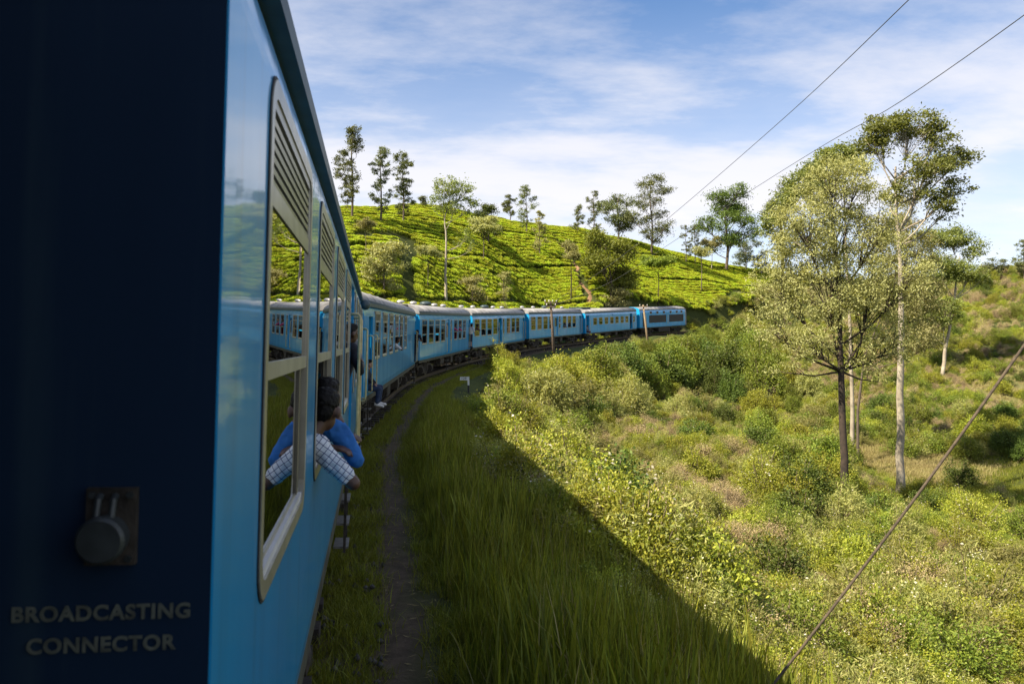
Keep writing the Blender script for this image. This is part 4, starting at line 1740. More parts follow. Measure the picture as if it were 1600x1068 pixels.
# gullies and the red earth path down the hill
GUL = [((632, 372), (637, 476), 5.0), ((866, 374), (925, 474), 4.5), ((1195, 462), (1105, 505), 5.0), ((560, 372), (640, 378), 3.0)]


def seg_d(x, y, a, b):
    ax, ay = a
    bx, by = b
    t = np.clip(((x - ax) * (bx - ax) + (y - ay) * (by - ay)) / ((bx - ax) ** 2 + (by - ay) ** 2), 0, 1)
    return np.hypot(x - ax - t * (bx - ax), y - ay - t * (by - ay))


for a, b, w in GUL:
    ga, gb = hit(*a, z0=62), hit(*b, z0=62)
    dd = seg_d(tp[:, 0], tp[:, 1], (ga.x, ga.y), (gb.x, gb.y))
    keep &= dd > (0.75 + 0.5 * (vnoise(tp[:, 0], tp[:, 1], 3.0, 12) - 0.5))
keep &= RNG.random(len(tp)) > 0.03
tp, tzv = tp[keep], tzv[keep]
NT = len(tp)
scl = np.stack([RNG.uniform(1.0, 1.25, NT), RNG.uniform(0.82, 1.0, NT), RNG.uniform(0.92, 1.12, NT)], 1)
source('tea_bush', [tea_mesh('tea_bush_%d' % i, 300 + i) for i in range(6)])
ex = 0.8
gxs = (tz(tp[:, 0] + ex, tp[:, 1], False) - tz(tp[:, 0] - ex, tp[:, 1], False)) / (2 * ex)
gys = (tz(tp[:, 0], tp[:, 1] + ex, False) - tz(tp[:, 0], tp[:, 1] - ex, False)) / (2 * ex)
trot = np.zeros((NT, 3))
flip = RNG.random(NT) < 0.5
sg_ = np.where(flip, -1.0, 1.0)
# the plucked tables follow the slope
trot[:, 0] = np.arctan(gys) * 0.60 * sg_ + RNG.normal(size=NT) * 0.04
trot[:, 1] = -np.arctan(gxs) * 0.60 * sg_ + RNG.normal(size=NT) * 0.04
trot[:, 2] = np.where(flip, math.pi, 0.0) + RNG.normal(size=NT) * 0.15
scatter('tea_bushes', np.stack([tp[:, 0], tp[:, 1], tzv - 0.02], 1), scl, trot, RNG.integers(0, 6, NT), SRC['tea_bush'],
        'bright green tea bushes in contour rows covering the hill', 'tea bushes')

# red earth path and gully beds laid on the ground
EARTH = surf('red_earth', (0.27, 0.16, 0.085), 0.95, var=0.3, scale=1.5, bump=0.5, bscale=5, coords='Generated')
for gi_, (a, b, w) in enumerate(GUL[1:2]):
    ga, gb = hit(*a, z0=62), hit(*b, z0=62)
    n = 40
    mb = MB()
    vs = []
    dirn = (gb - ga)
    sd = Vector((dirn.y, -dirn.x, 0)).normalized()
    for i in range(n + 1):
        q = ga.lerp(gb, i / n)
        q = q + sd * 0.5 * math.sin(i * 0.5)
        for j in (-1, -0.4, 0.3, 1):
            e = q + sd * j * (0.30 + 0.12 * math.sin(i * 1.7))
            vs.append((e.x, e.y, tz1(e.x, e.y) + (0.05 if abs(j) < 0.9 else 0.012)))
    fs = [(i * 4 + k, i * 4 + k + 1, i * 4 + k + 5, i * 4 + k + 4) for i in range(n) for k in range(3)]
    mb.add(vs, fs)
    tag(mb.build('path', EARTH), kind='structure')

# ---- foreground grass bank in the train's shade
GR = [blade_clump('tall_grass_%d' % i, 400 + i, 24, 0.98, 0.15, 0.030, L_GRASS, 0.17) for i in range(3)] + [blade_clump('tall_grass_%d' % (i + 3), 410 + i, 14, 1.08, 0.15, 0.040, L_GRASS, 0.22) for i in range(2)]
GR += [blade_clump('tall_grass_s%d' % i, 420 + i, 12, 1.1, 0.14, 0.016, L_STRAW, 0.4) for i in range(1)]
source('tall_grass', GR)
SG = [blade_clump('short_grass_%d' % i, 430 + i, 26, 0.22, 0.10, 0.009, L_GRASS, 0.6, 3) for i in range(4)]
source('short_grass', SG)


def frustum(x, y, z, m=60):
    px, py = project(np.stack([x, y, z], -1))
    return (y > 1.0) & (px > -m) & (px < 1600 + m) & (py < 1068 + 260) & (py > -50)


def rand_along(n, i_lo, i_hi, l_lo, l_hi, rng, power=1.0):
    i = rng.integers(i_lo, i_hi, n)
    u = rng.uniform(0, 1, n) ** power
    l = l_lo + (l_hi - l_lo) * u
    q = TRKN[i] + TRR[i] * l[:, None] + TRT[i] * rng.uniform(-0.35, 0.35, n)[:, None]
    return q[:, 0], q[:, 1], l


iy = lambda y: int(np.argmin(np.abs(TRKN[:, 1] - y) + (np.abs(TRKN[:, 0]) > 60) * 999))
rg = np.random.default_rng(21)
x, y, l = rand_along(6200, iy(2), iy(34), 2.65, 6.6, rg)
dens = vnoise(x, y, 1.6, 14)
k = (rg.random(len(x)) < (1.1 - 0.16 * (l - 2.65)) * (0.45 + 0.9 * dens)) & (y > 3.0)
x, y, l = x[k], y[k], l[k]
z = tz(x, y)
k = frustum(x, y, z)
x, y, z, l = x[k], y[k], z[k], l[k]
n = len(x)
s = rg.uniform(0.55, 1.0, n) * (0.55 + 0.5 * sstep(2.6, 3.2, l)) * (0.7 + 0.55 * vnoise(x, y, 2.0, 15)) * (1 - 0.35 * sstep(14, 30, y))
ids = np.where(rg.random(n) < 0.94, rg.integers(0, 5, n), 5)
# the collection lists its members by name, the straw clump last
scatter('tall_grass', np.stack([x, y, z], 1), np.stack([s, s, s], 1), rot_z(n, rg, 0.05), ids, SRC['tall_grass'], 'tall green grass on the shaded bank beside the line', 'grass')

x, y, l = rand_along(17000, iy(2), iy(60), 0.95, 3.2, rg)
pc = 2.13
k = (np.abs(l - pc) > 0.19 + 0.2 * rg.random(len(l))) & (rg.random(len(l)) < 0.25 + 0.9 * vnoise(x, y, 0.9, 16)) & (y > 2)
x, y = x[k], y[k]
z = tz(x, y)
k = frustum(x, y, z)
x, y, z = x[k], y[k], z[k]
n = len(x)
s = rg.uniform(0.4, 1.1, n)
# the meadow in the valley and turf between the shrubs
mx_, my_ = rg.normal(MEADOW.x, 7, 9000), rg.normal(MEADOW.y, 7.5, 9000)
mz_ = tz(mx_, my_)
x, y, z = np.r_[x, mx_], np.r_[y, my_], np.r_[z, mz_]
s = np.r_[s, rg.uniform(0.8, 1.5, 9000)]
n = len(x)
scatter('short_grass', np.stack([x, y, z], 1), np.stack([s, s, s], 1), rot_z(n, rg, 0.1), rg.integers(0, 4, n), SRC['short_grass'], 'short grass by the ballast and on the valley meadow', 'grass')

source('dry_grass', [blade_clump('dry_grass_%d' % i, 450 + i, 40, 0.45, 0.2, 0.016, L_STRAW, 0.6, 3) for i in range(3)])
xd = np.r_[rg.normal(DRYP.x, 2.6, 900), rg.uniform(28, 95, 9000)]
yd = np.r_[rg.normal(DRYP.y, 2.6, 900), rg.uniform(62, 150, 9000)]
kd2 = (np.arange(len(xd)) < 900) | (vnoise(xd, yd, 5.0, 3) > 0.5)
xd, yd = xd[kd2], yd[kd2]
xb, yb = rg.uniform(-1, 24, 9000), rg.uniform(15, 46, 9000)
zb_ = tz(xb, yb)
bx_, by_ = project(np.stack([xb, yb, zb_], 1))
drift = (vnoise(xb + yb * 0.45, yb * 0.45, 1.6, 31) > 0.54) & (np.abs(bx_ - (1050 + (by_ - 700) * 0.62)) < 120) & (by_ > 670)
xd, yd = np.r_[xd, xb[drift]], np.r_[yd, yb[drift]]
zd = tz(xd, yd)
ltd = track_rel(xd, yd)[0]
kd2 = ltd > 5
xd, yd, zd = xd[kd2], yd[kd2], zd[kd2]
sd_ = rg.uniform(0.7, 1.6, len(xd))
scatter('dry_grass', np.stack([xd, yd, zd], 1), np.stack([sd_, sd_, sd_ * 0.8], 1), rot_z(len(xd), rg, 0.15), rg.integers(0, 3, len(xd)), SRC['dry_grass'], 'straw coloured dry grass on the far hillside and beside the pale trunk', 'grass')

# fallen straw, dry leaves and litter on the path
NLIT = 1500
x, y, l = rand_along(NLIT, iy(2), iy(40), 1.6, 3.0, rg)
z = tz(x, y) + 0.02
v, f, r = leaf_quads(np.stack([x, y, z], 1), 0, 0.10, 0.014, rg, flat=0.95)
tag(link('dry_litter', mesh_of('dry_litter', [(v, f, r, 0)], [L_STRAW])), 'dry straw and leaf litter on the trodden path', 'litter', kind='stuff')

# ---- shrubs
KINDS = ('lime', 'mid', 'olive', 'dark', 'dry', 'flower')
SH = {k: [shrub_mesh('%s_shrub_%d' % (k, i), k, 500 + 17 * i + 100 * j) for i in range(3)] for j, k in enumerate(KINDS)}
SB = {k: [shrub_mesh('%s_big_shrub_%d' % (k, i), k, 900 + 17 * i + 100 * j, 9000) for i in range(2)] for j, k in enumerate(('mid', 'olive', 'dark', 'lime'))}
for k in SB:
    for m_ in SB[k]:
        pass
FERN = [fern_mesh('fern_%d' % i, 700 + i) for i in range(3)]
low = [m_ for k in ('lime', 'mid', 'olive', 'dry', 'flower') for m_ in SH[k][:2]] + FERN[:2]
names_low = ['a_lime0', 'a_lime1', 'b_mid0', 'b_mid1', 'c_olive0', 'c_olive1', 'd_dry0', 'd_dry1', 'e_flower0', 'e_flower1', 'f_fern0', 'f_fern1']
cl = bpy.data.collections.new('undergrowth_plants')
for nm, m_ in zip(names_low, low):
    o = bpy.data.objects.new(nm, m_)
    cl.objects.link(o)

# low undergrowth as ground cover over the whole valley side
rg = np.random.default_rng(33)
NU = 24000
d = 9.0 * (195 / 9.0) ** rg.uniform(0, 1, NU)
pxr = rg.uniform(640, 1640, NU)
d[-5000:] = rg.uniform(62, 150, 5000)
pxr[-5000:] = rg.uniform(1180, 1680, 5000)
x, y = (pxr - 800) / F * d, d
lat_u, zr_u, ix_u = track_rel(x, y)
z = tz(x, y)
ok = (lat_u > 5.0 + rg.uniform(-0.8, 1.2, NU)) | ((lat_u < -4) & (y > 120)) | ((lat_u < -2.6) & (lat_u > -5.5) & (y > 60))
px_, py_ = project(np.stack([x, y, z], 1))
ok &= (py_ < 1250)
mead = np.hypot((x - MEADOW.x) / 7.5, (y - MEADOW.y) / 5.5) + (vnoise(x, y, 2.5, 20) - 0.5) * 0.6
dryc = np.hypot((x - DRYP.x) / 3.5, (y - DRYP.y) / 3.5)
ok &= (mead > 1.0) & (dryc > 0.9)
tea_zone = (px_ < 1130 + (500 - py_) * 1.25) & (lat_u < -5.5)
ok &= ~tea_zone
far_hill = (x > 30) & (y > 64)
ok &= ~(far_hill & (vnoise(x, y, 5.0, 3) > 0.80))
for tb in (hit(1322, 792, 30), hit(1406, 770, 30)):
    tx = tb.x / tb.y * y
    ok &= ~((np.abs(x - tx) < 0.9) & (y > tb.y - 7) & (y < tb.y + 0.6))
x, y, z, lat_u, px_, py_, far_hill = [a[ok] for a in (x, y, z, lat_u, px_, py_, far_hill)]
n = len(x)
pat = vnoise(x, y, 6.0, 22)
pat2 = vnoise(x, y, 4.0, 23)
band = np.exp(-(((px_ - (1040 + (py_ - 700) * 0.62)) / 90) ** 2)) * (py_ > 660)
pr = np.stack([0.9 + 1.2 * pat, 0.9 + 1.0 * pat2, 0.7 + 1.2 * (1 - pat), 0.10 + 4.5 * band * (pat2 > 0.45) * (y > 15) + 1.0 * (vnoise(x, y, 3.2, 29) > 0.75) * (y > 15) + far_hill * 0.4, 0.6 + 0.8 * pat2, 0.5 * (lat_u < 12)], 1)
pr = np.where(far_hill[:, None], pr * np.array([1.0, 1.6, 0.35, 2.2, 0.5, 0.0]), pr)
cs_ = np.cumsum(pr, 1)
u = rg.random(n) * cs_[:, -1]
kd = (u[:, None] > cs_).sum(1)
ids = kd * 2 + rg.integers(0, 2, n)
s = rg.uniform(0.5, 1.1, n) * (0.40 + 1.75 * vnoise(x, y, 2.6, 27) ** 1.7)
s = np.where(kd == 3, np.maximum(s, 0.75) * 1.05, s)
s = np.where(far_hill, s * 1.15, s)
hs_ = rg.uniform(0.65, 1.15, n)
scatter('undergrowth', np.stack([x, y, z - 0.04], 1), np.stack([s, s, s * hs_], 1), rot_z(n, rg, 0.15), ids, cl, 'low mixed green scrub and ferns covering the valley side', 'undergrowth')
NUND = n

# larger shrubs, each a thing of its own
rg = np.random.default_rng(44)
SHRUBS = 0


def shrub(kind, pos, w, h_, label, group, big=False, sink=0.06):
    global SHRUBS
    Zp = pos[1]
    if 820 < 800 + F * pos[0] / Zp < 1230 and track_rel([pos[0]], [pos[1]])[0][0] > 0:
        lim = np.interp(800 + F * pos[0] / Zp, [700, 850, 930, 1000, 1080, 1120, 1215], [572, 556, 541, 530, 517, 500, 455])
        top = (HZ - lim) / F * Zp
        room = top - tz1(pos[0], pos[1])
        if room < h_:
            f_ = max(0.25, room / h_)
            h_ *= f_
            w *= max(0.5, f_)
    src = (SB[kind] if big else SH[kind])
    m_ = src[SHRUBS % len(src)]
    SHRUBS += 1
    o = link('shrub', m_)
    o.location = (pos[0], pos[1], tz1(pos[0], pos[1]) - sink)
    o.rotation_euler = (rg.normal() * 0.06, rg.normal() * 0.06, rg.uniform(0, 6.28))
    o.scale = (w, w, h_)
    tag(o, label, 'shrub', group)
    return o


LBL = {
    'lime': ('lime green leafy shrub on the sunny valley side', 'lime green shrubs on the valley side'),
    'mid': ('mid green leafy shrub on the sunny valley side', 'mid green shrubs on the valley side'),
    'olive': ('grey green shrub with narrow leaves on the sunny valley side', 'grey green shrubs on the valley side'),
    'dry': ('dry brown seeding shrub among green scrub on the slope', 'dry shrubs on the slope'),
    'dark': ('dark green shrub on the valley side', 'dark green shrubs on the valley side'),
    'flower': ('shrub with small pale flower heads on the sunny slope', 'flowering shrubs on the slope')}
placed = []
REG = [(860, 600, 'below the fourth coach'), (960, 590, 'below the fifth coach'), (1060, 580, 'below the sixth coach'), (1160, 580, 'below and right of the power car'),
       (1050, 520, 'beside the power car'), (1180, 510, 'right of the power car, by the tea'), (830, 650, 'at the top of the shade edge'), (900, 740, 'beside the shade edge'),
       (1000, 700, 'mid slope below the fifth coach'), (1100, 700, 'mid slope left of the feathery tree'), (1000, 830, 'low on the slope beside the shade'), (1120, 820, 'low on the slope left of the dark trunk'),
       (1230, 690, 'just left of the dark forked trunk'), (1250, 800, 'at the foot of the dark trunk'), (1360, 680, 'between the two big trunks'), (1400, 830, 'at the foot of the pale trunk'),
       (1500, 830, 'in front of the valley meadow'), (1585, 850, 'by the right edge before the meadow'), (1120, 970, 'by the bottom edge left of the stay cable'), (1290, 980, 'at the bottom behind the stay cable'),
       (1420, 980, 'at the bottom left of the tussocks'), (1570, 980, 'in the bottom right corner'), (1450, 470, 'upper left on the far hillside'), (1580, 470, 'upper right on the far hillside'),
       (1440, 580, 'lower left on the far hillside'), (1580, 580, 'lower right on the far hillside'), (1560, 690, 'at the foot of the far hillside')]
SEENLAB = {}


def spot_label(desc, px, py, w, big, noun):
    reg = min(REG, key=lambda r_: (r_[0] - px) ** 2 + 1.5 * (r_[1] - py) ** 2)[2]
    size = ('small', 'medium', 'large')[0 if w < 1.5 else (1 if w < 2.6 else 2)]
    return '%s %s %s %s' % (size, desc, noun, reg)




def free(p, r):
    for q, r2 in placed:
        if (q[0] - p[0]) ** 2 + (q[1] - p[1]) ** 2 < (0.55 * (r + r2)) ** 2:
            return False
    placed.append((p, r))
    return True


def zone(n, pxr, pyr, kinds, size, hf, lab=None, grp=None, big=False, z0=12, lat_min=4.5):
    for _ in range(n):
        for tries in range(14):
            px, py = rg.uniform(*pxr), rg.uniform(*pyr)
            p = hit(px, py, z0, 170)
            lt = track_rel([p.x], [p.y])[0][0]
            if lt < lat_min:
                continue
            w = rg.uniform(*size)
            if free((p.x, p.y), w * 0.5):
                kd_ = kinds[rg.integers(0, len(kinds))]
                lb_ = spot_label({'lime': 'lime green', 'mid': 'mid green', 'olive': 'grey green', 'dry': 'dry brown', 'dark': 'dark green', 'flower': 'pale flowering'}[kd_], px, py, w, big, 'shrub')
                shrub(kd_, p, w, w * rg.uniform(*hf), lb_, lb_ + ' group', big)
                break


# dense tall bushes below the far coaches
zone(34, (930, 1215), (545, 640), ('mid', 'dark', 'mid', 'dark'), (2.6, 5.0), (0.8, 1.15), 'tall dark bush in the thicket below the far coaches', 'thicket below the far coaches', True, 40)
zone(16, (850, 1000), (585, 660), ('olive', 'olive', 'lime'), (2.2, 3.8), (0.85, 1.1), 'pale grey green bush in the sun below the middle coaches', 'pale bushes below the middle coaches', True, 35)
zone(16, (1010, 1210), (515, 545), ('olive', 'mid', 'lime'), (2.0, 3.6), (0.8, 1.1), 'rounded sunlit bush in front of the power car and beyond it', 'bushes by the power car', True, 60, 3.6)
zone(12, (770, 900), (560, 620), ('lime', 'olive', 'mid'), (1.4, 2.4), (0.8, 1.1), 'leafy bush at the edge of the line below the middle coaches', 'bushes at the edge of the line', False, 35, 3.4)
zone(16, (980, 1150), (690, 820), ('dry',), (1.5, 2.6), (0.45, 0.65))
zone(16, (1120, 1330), (900, 1040), ('dry',), (1.2, 2.0), (0.5, 0.7))
zone(60, (830, 1250), (640, 860), ('lime', 'mid', 'olive', 'flower', 'olive', 'dark'), (1.3, 3.0), (0.6, 0.95))
zone(64, (1080, 1640), (790, 1060), ('lime', 'mid', 'olive', 'flower', 'olive', 'dark'), (1.3, 2.7), (0.65, 1.0))
zone(30, (1180, 1320), (600, 780), ('mid', 'lime', 'olive'), (1.8, 3.0), (0.8, 1.1), None, None, True)
zone(20, (1250, 1460), (640, 715), ('mid', 'dark', 'lime'), (1.6, 2.8), (0.7, 0.95))
zone(60, (1400, 1640), (440, 640), ('mid', 'dark', 'mid', 'lime'), (1.6, 3.2), (0.5, 0.75), 'low rounded bush on the far patchy hillside', 'bushes on the far patchy hillside', False, 60)
zone(16, (1500, 1640), (650, 730), ('mid', 'dark', 'lime'), (1.6, 2.8), (0.7, 0.9), 'green bush at the foot of the far hillside', 'bushes at the foot of the far hillside', True, 40)
zone(26, (1085, 1205), (468, 514), ('mid', 'lime', 'olive'), (1.2, 2.3), (0.6, 0.9), None, None, False, 110, -99)
p = hit(1498, 762)
shrub('dark', p, 2.3, 2.0, 'lone grey green bush standing in the valley meadow', 'lone meadow bush')
for px, py, wh in ((1500, 1000, 'middle of three'), (1470, 985, 'leftmost of three'), (1535, 1005, 'rightmost of three')):
    p = hit(px, py, 12)
    o = link('grass_tussock', blade_clump('tussock', 800 + px, 240, 1.25, 0.22, 0.016, L_OLIVE, 0.8))
    o.location = p
    tag(o, 'blue green arching grass tussock near the bottom right, ' + wh, 'grass', 'grass tussocks at the bottom right')
p = hit(1440, 900, 12)
o = link('grass_tussock', blade_clump('straw_tussock', 871, 200, 1.5, 0.2, 0.014, L_STRAW, 0.9))
o.location = p
tag(o, 'straw coloured arching grass clump among the green shrubs', 'grass')
for px, py, wh in ((905, 770, 'left'), (940, 780, 'right')):
    p = hit(px, py, 12)
    mb = MB()
    for k_ in range(7):
        a_ = rg.uniform(0, 6.28)
        e_ = Vector((math.cos(a_) * 0.5, math.sin(a_) * 0.5, rg.uniform(1.2, 2.0)))
        mb.tube([Vector((0, 0, 0)), e_ * 0.5 + Vector((0, 0, 0.15)), e_], [0.014, 0.01, 0.004], 5)
    o = mb.build('dry_stalk', L_STRAW)
    o.location = p
    tag(o, 'tuft of bare pale dry stalks at the edge of the shade, %s one' % wh, 'plant', 'bare dry stalks by the shade')
# shrubs of one look at one spot are told apart by their order
ORD = ('first', 'second', 'third', 'fourth', 'fifth', 'sixth', 'seventh', 'eighth', 'ninth', 'tenth', 'eleventh', 'twelfth', 'thirteenth', 'fourteenth', 'fifteenth', 'sixteenth')
by_label = {}
for o in [o for o in COL.objects if o.name.split('.')[0] == 'shrub']:
    by_label.setdefault(o['label'], []).append(o)
for lb_, lst in by_label.items():
    kind_ = ' '.join(w_ for w_ in lb_.split()[1:4] if w_ != 'shrub')
    for o in lst:
        o['group'] = 'shrubs of the valley side, ' + kind_
    if len(lst) > 1:
        lst.sort(key=lambda o: o.location.x / max(1.0, o.location.y))
        for k_, o in enumerate(lst):
            o['label'] = '%s, %s from left' % (lb_, ORD[min(k_, 15)])
# @@TREES
# ------------------------------------------------------------------ trees
def tree(name, label, base, trunk_pts, trunk_r, blobs, leaf, lmat, bark, n_clump, per, seed, group=None, sigma=0.35, twigs=True, droop=0.1, limb_r=0.35, flat=0.0, fan=0.35, min_attach=0.0):
    """base: world point; trunk_pts local polyline; blobs (x, y, z, rx, rz) local; leaves fill the blobs in clumps joined to the trunk by limbs"""
    rng = np.random.default_rng(seed)
    root = link(name, None)
    root.location = base
    root.empty_display_size = 0.5
    tag(root, label, 'tree', group)
    mb = MB()
    tp_ = [Vector(p) for p in trunk_pts]
    # smooth the trunk a little with extra points
    pts = []
    for i in range(len(tp_) - 1):
        for k in range(4):
            t = k / 4
            q = tp_[i].lerp(tp_[i + 1], t)
            q += Vector((rng.normal(), rng.normal(), 0)) * trunk_r * 0.12
            pts.append(q)
    pts.append(tp_[-1])
    n = len(pts)
    rs = [trunk_r * (1.25 if i == 0 else 1.0) * (1 - 0.78 * (i / (n - 1)) ** 1.1) for i in range(n)]
    pts[0] = pts[0] - Vector((0, 0, 0.25))
    mb.tube(pts, rs, 10)
    V = [np.zeros((0, 3))]
    tot = sum(b[3] * b[3] * b[4] for b in blobs) ** 1.0
    cl_all = []
    for (bx, by, bz, rx, rz_) in blobs:
        share = max(3, int(n_clump * rx * rx * rz_ / tot))
        d = rng.normal(size=(share, 3))
        d /= np.linalg.norm(d, axis=1, keepdims=True)
        rad = rng.uniform(0.25, 1.0, share) ** 0.45 * rng.uniform(0.8, 1.1, share)
        c = np.array([bx, by, bz]) + d * rad[:, None] * np.array([rx, rx * 0.9, rz_])
        cl_all.append(c)
        # main limb from the trunk to the blob
        bc = Vector((bx, by, bz))
        hz = max(pts[1].z, min_attach, bz - max(rx, rz_) * (0.9 + fan * 2))
        j = min(range(n), key=lambda i: abs(pts[i].z - hz) + (0 if i > 0 else 9))
        j = min(j, n - 2)
        st = pts[j]
        r0 = min(rs[j] * 0.75, trunk_r * limb_r * (0.5 + 0.5 * min(1, rx / 2.0)))
        bc_low = bc - Vector((0, 0, rz_ * 0.45))
        mid = st.lerp(bc_low, 0.5) + Vector((rng.normal() * 0.15, rng.normal() * 0.15, -0.12 * (bc_low - st).length * fan))
        mb.tube([st, st.lerp(mid, 0.6), mid, bc_low], [r0, r0 * 0.8, r0 * 0.65, r0 * 0.4], 6)
        if twigs:
            m = len(c)
            for k in range(0, m, max(1, m // 26)):
                q = Vector(c[k])
                s_ = mid.lerp(bc_low, rng.uniform(0.1, 1.0))
                md = s_.lerp(q, 0.55) + Vector((0, 0, 0.08 * (q - s_).length))
                mb.tube([s_, md, q], [r0 * 0.34, r0 * 0.22, r0 * 0.07], 4, caps=False)
    c = np.concatenate(cl_all)
    cs = sigma * rng.uniform(0.6, 1.3, len(c))
    cc = np.repeat(c, per, 0) + rng.normal(size=(len(c) * per, 3)) * np.repeat(cs, per)[:, None] * np.array([1, 1, 0.62])
    v, f, r = leaf_quads(cc, 0, leaf[0], leaf[1], rng, droop=droop, flat=flat)
    # clumps differ a little in leaf colour
    r = np.clip(r * 0.7 + np.repeat(rng.uniform(0, 0.45, len(c)), per) - 0.05, 0, 1)
    mb.build('trunk', bark, root, True)
    link('crown', mesh_of('crown', [(v, f, r, 0)], [lmat]), root)
    return root


def blob_px(base, lst):
    """crown masses given by their photo outline, placed in real space around the tree's own distance"""
    out = []
    Z = base.y
    rng = random.Random(int(base.x * 100))
    for (px, py, rx, ry) in lst:
        dz = rng.uniform(-0.5, 0.5) * rx / F * Z
        q = P(px, py, Z)
        out.append((q.x - base.x, dz, q.z - base.z, rx / F * Z, ry / F * Z))
    return out


def tr_px(base, lst):
    Z = base.y
    return [(P(px, py, Z).x - base.x, 0.0, P(px, py, Z).z - base.z) for px, py in lst]


# the two big valley trees and their neighbours
b = hit(1322, 792, 30)
tree('feathery_tree', 'large pale olive feathery tree with dark forked trunk in the valley', b,
     tr_px(b, [(1322, 792), (1318, 690), (1313, 580), (1312, 500), (1308, 430), (1300, 340)]), 0.21,
     blob_px(b, [(1290, 285, 50, 42), (1340, 280, 45, 38), (1250, 350, 55, 55), (1315, 360, 60, 60), (1370, 350, 40, 55), (1225, 430, 50, 60), (1290, 450, 60, 60), (1355, 450, 55, 65), (1405, 430, 40, 50), (1210, 505, 40, 36), (1260, 535, 45, 34), (1345, 545, 48, 34), (1405, 525, 40, 36), (1225, 575, 26, 14), (1375, 590, 26, 14)]),
     (0.17, 0.055), L_PALE, BARKD, 560, 84, 1001, sigma=0.29, droop=0.25, limb_r=0.42, fan=0.6, min_attach=7.2)
b = hit(1406, 770, 30)
tree('umbrella_tree', 'tall tree with pale straight trunk and high dark green umbrella crown', b,
     tr_px(b, [(1406, 770), (1406, 650), (1408, 520), (1408, 430), (1402, 340), (1400, 260)]), 0.24,
     blob_px(b, [(1385, 200, 42, 22), (1430, 190, 45, 22), (1370, 228, 30, 18), (1465, 212, 26, 22), (1500, 245, 30, 22), (1445, 262, 42, 20), (1490, 292, 28, 18), (1425, 292, 30, 20), (1455, 318, 26, 16), (1395, 300, 20, 14), (1470, 210, 20, 18), (1518, 240, 16, 13), (1478, 330, 22, 13), (1350, 212, 18, 13)]),
     (0.21, 0.09), L_UMB, BARKP, 230, 66, 1002, sigma=0.27, flat=0.35, limb_r=0.4, fan=0.75)
b = hit(1332, 726, 30)
tree('slender_tree', 'slender grey trunked tree with dark crown behind the large feathery tree', b,
     tr_px(b, [(1332, 726), (1331, 620), (1328, 500), (1322, 380), (1318, 280)]), 0.16,
     blob_px(b, [(1300, 245, 30, 18), (1330, 238, 24, 14), (1275, 268, 24, 18), (1345, 262, 16, 12), (1245, 290, 26, 20), (1222, 315, 22, 18), (1290, 290, 24, 18), (1205, 345, 18, 24)]),
     (0.22, 0.09), L_UMB, BARKP, 170, 80, 1003, sigma=0.28, flat=0.3, limb_r=0.4, fan=0.6)
b = hit(1340, 738, 30)
tree('feathery_tree', 'slim pale olive tree beside the umbrella tree, feathery leaves over its trunk', b,
     tr_px(b, [(1340, 738), (1340, 640), (1350, 560), (1375, 500), (1400, 420)]), 0.10,
     blob_px(b, [(1405, 330, 30, 32), (1390, 385, 45, 45), (1435, 400, 38, 50), (1400, 460, 50, 45), (1450, 470, 30, 40), (1415, 520, 40, 35), (1455, 530, 22, 28)]),
     (0.18, 0.058), L_PALE, BARKM, 400, 76, 1004, sigma=0.28, droop=0.25, limb_r=0.6)
b = hit(1472, 590, 50)
tree('leaning_tree', 'leaning tree with grey bare limbs and dark green clumps on the right', b,
     tr_px(b, [(1472, 590), (1478, 540), (1490, 480), (1496, 430), (1500, 400)]), 0.20,
     blob_px(b, [(1455, 372, 20, 16), (1495, 370, 28, 18), (1522, 392, 16, 18), (1465, 420, 26, 26), (1505, 425, 24, 16), (1530, 435, 18, 12), (1440, 455, 28, 22), (1470, 485, 26, 22), (1440, 500, 22, 16)]),
     (0.26, 0.11), L_UMB, BARKP, 330, 76, 1005, sigma=0.36, flat=0.3, limb_r=0.4, fan=0.5)


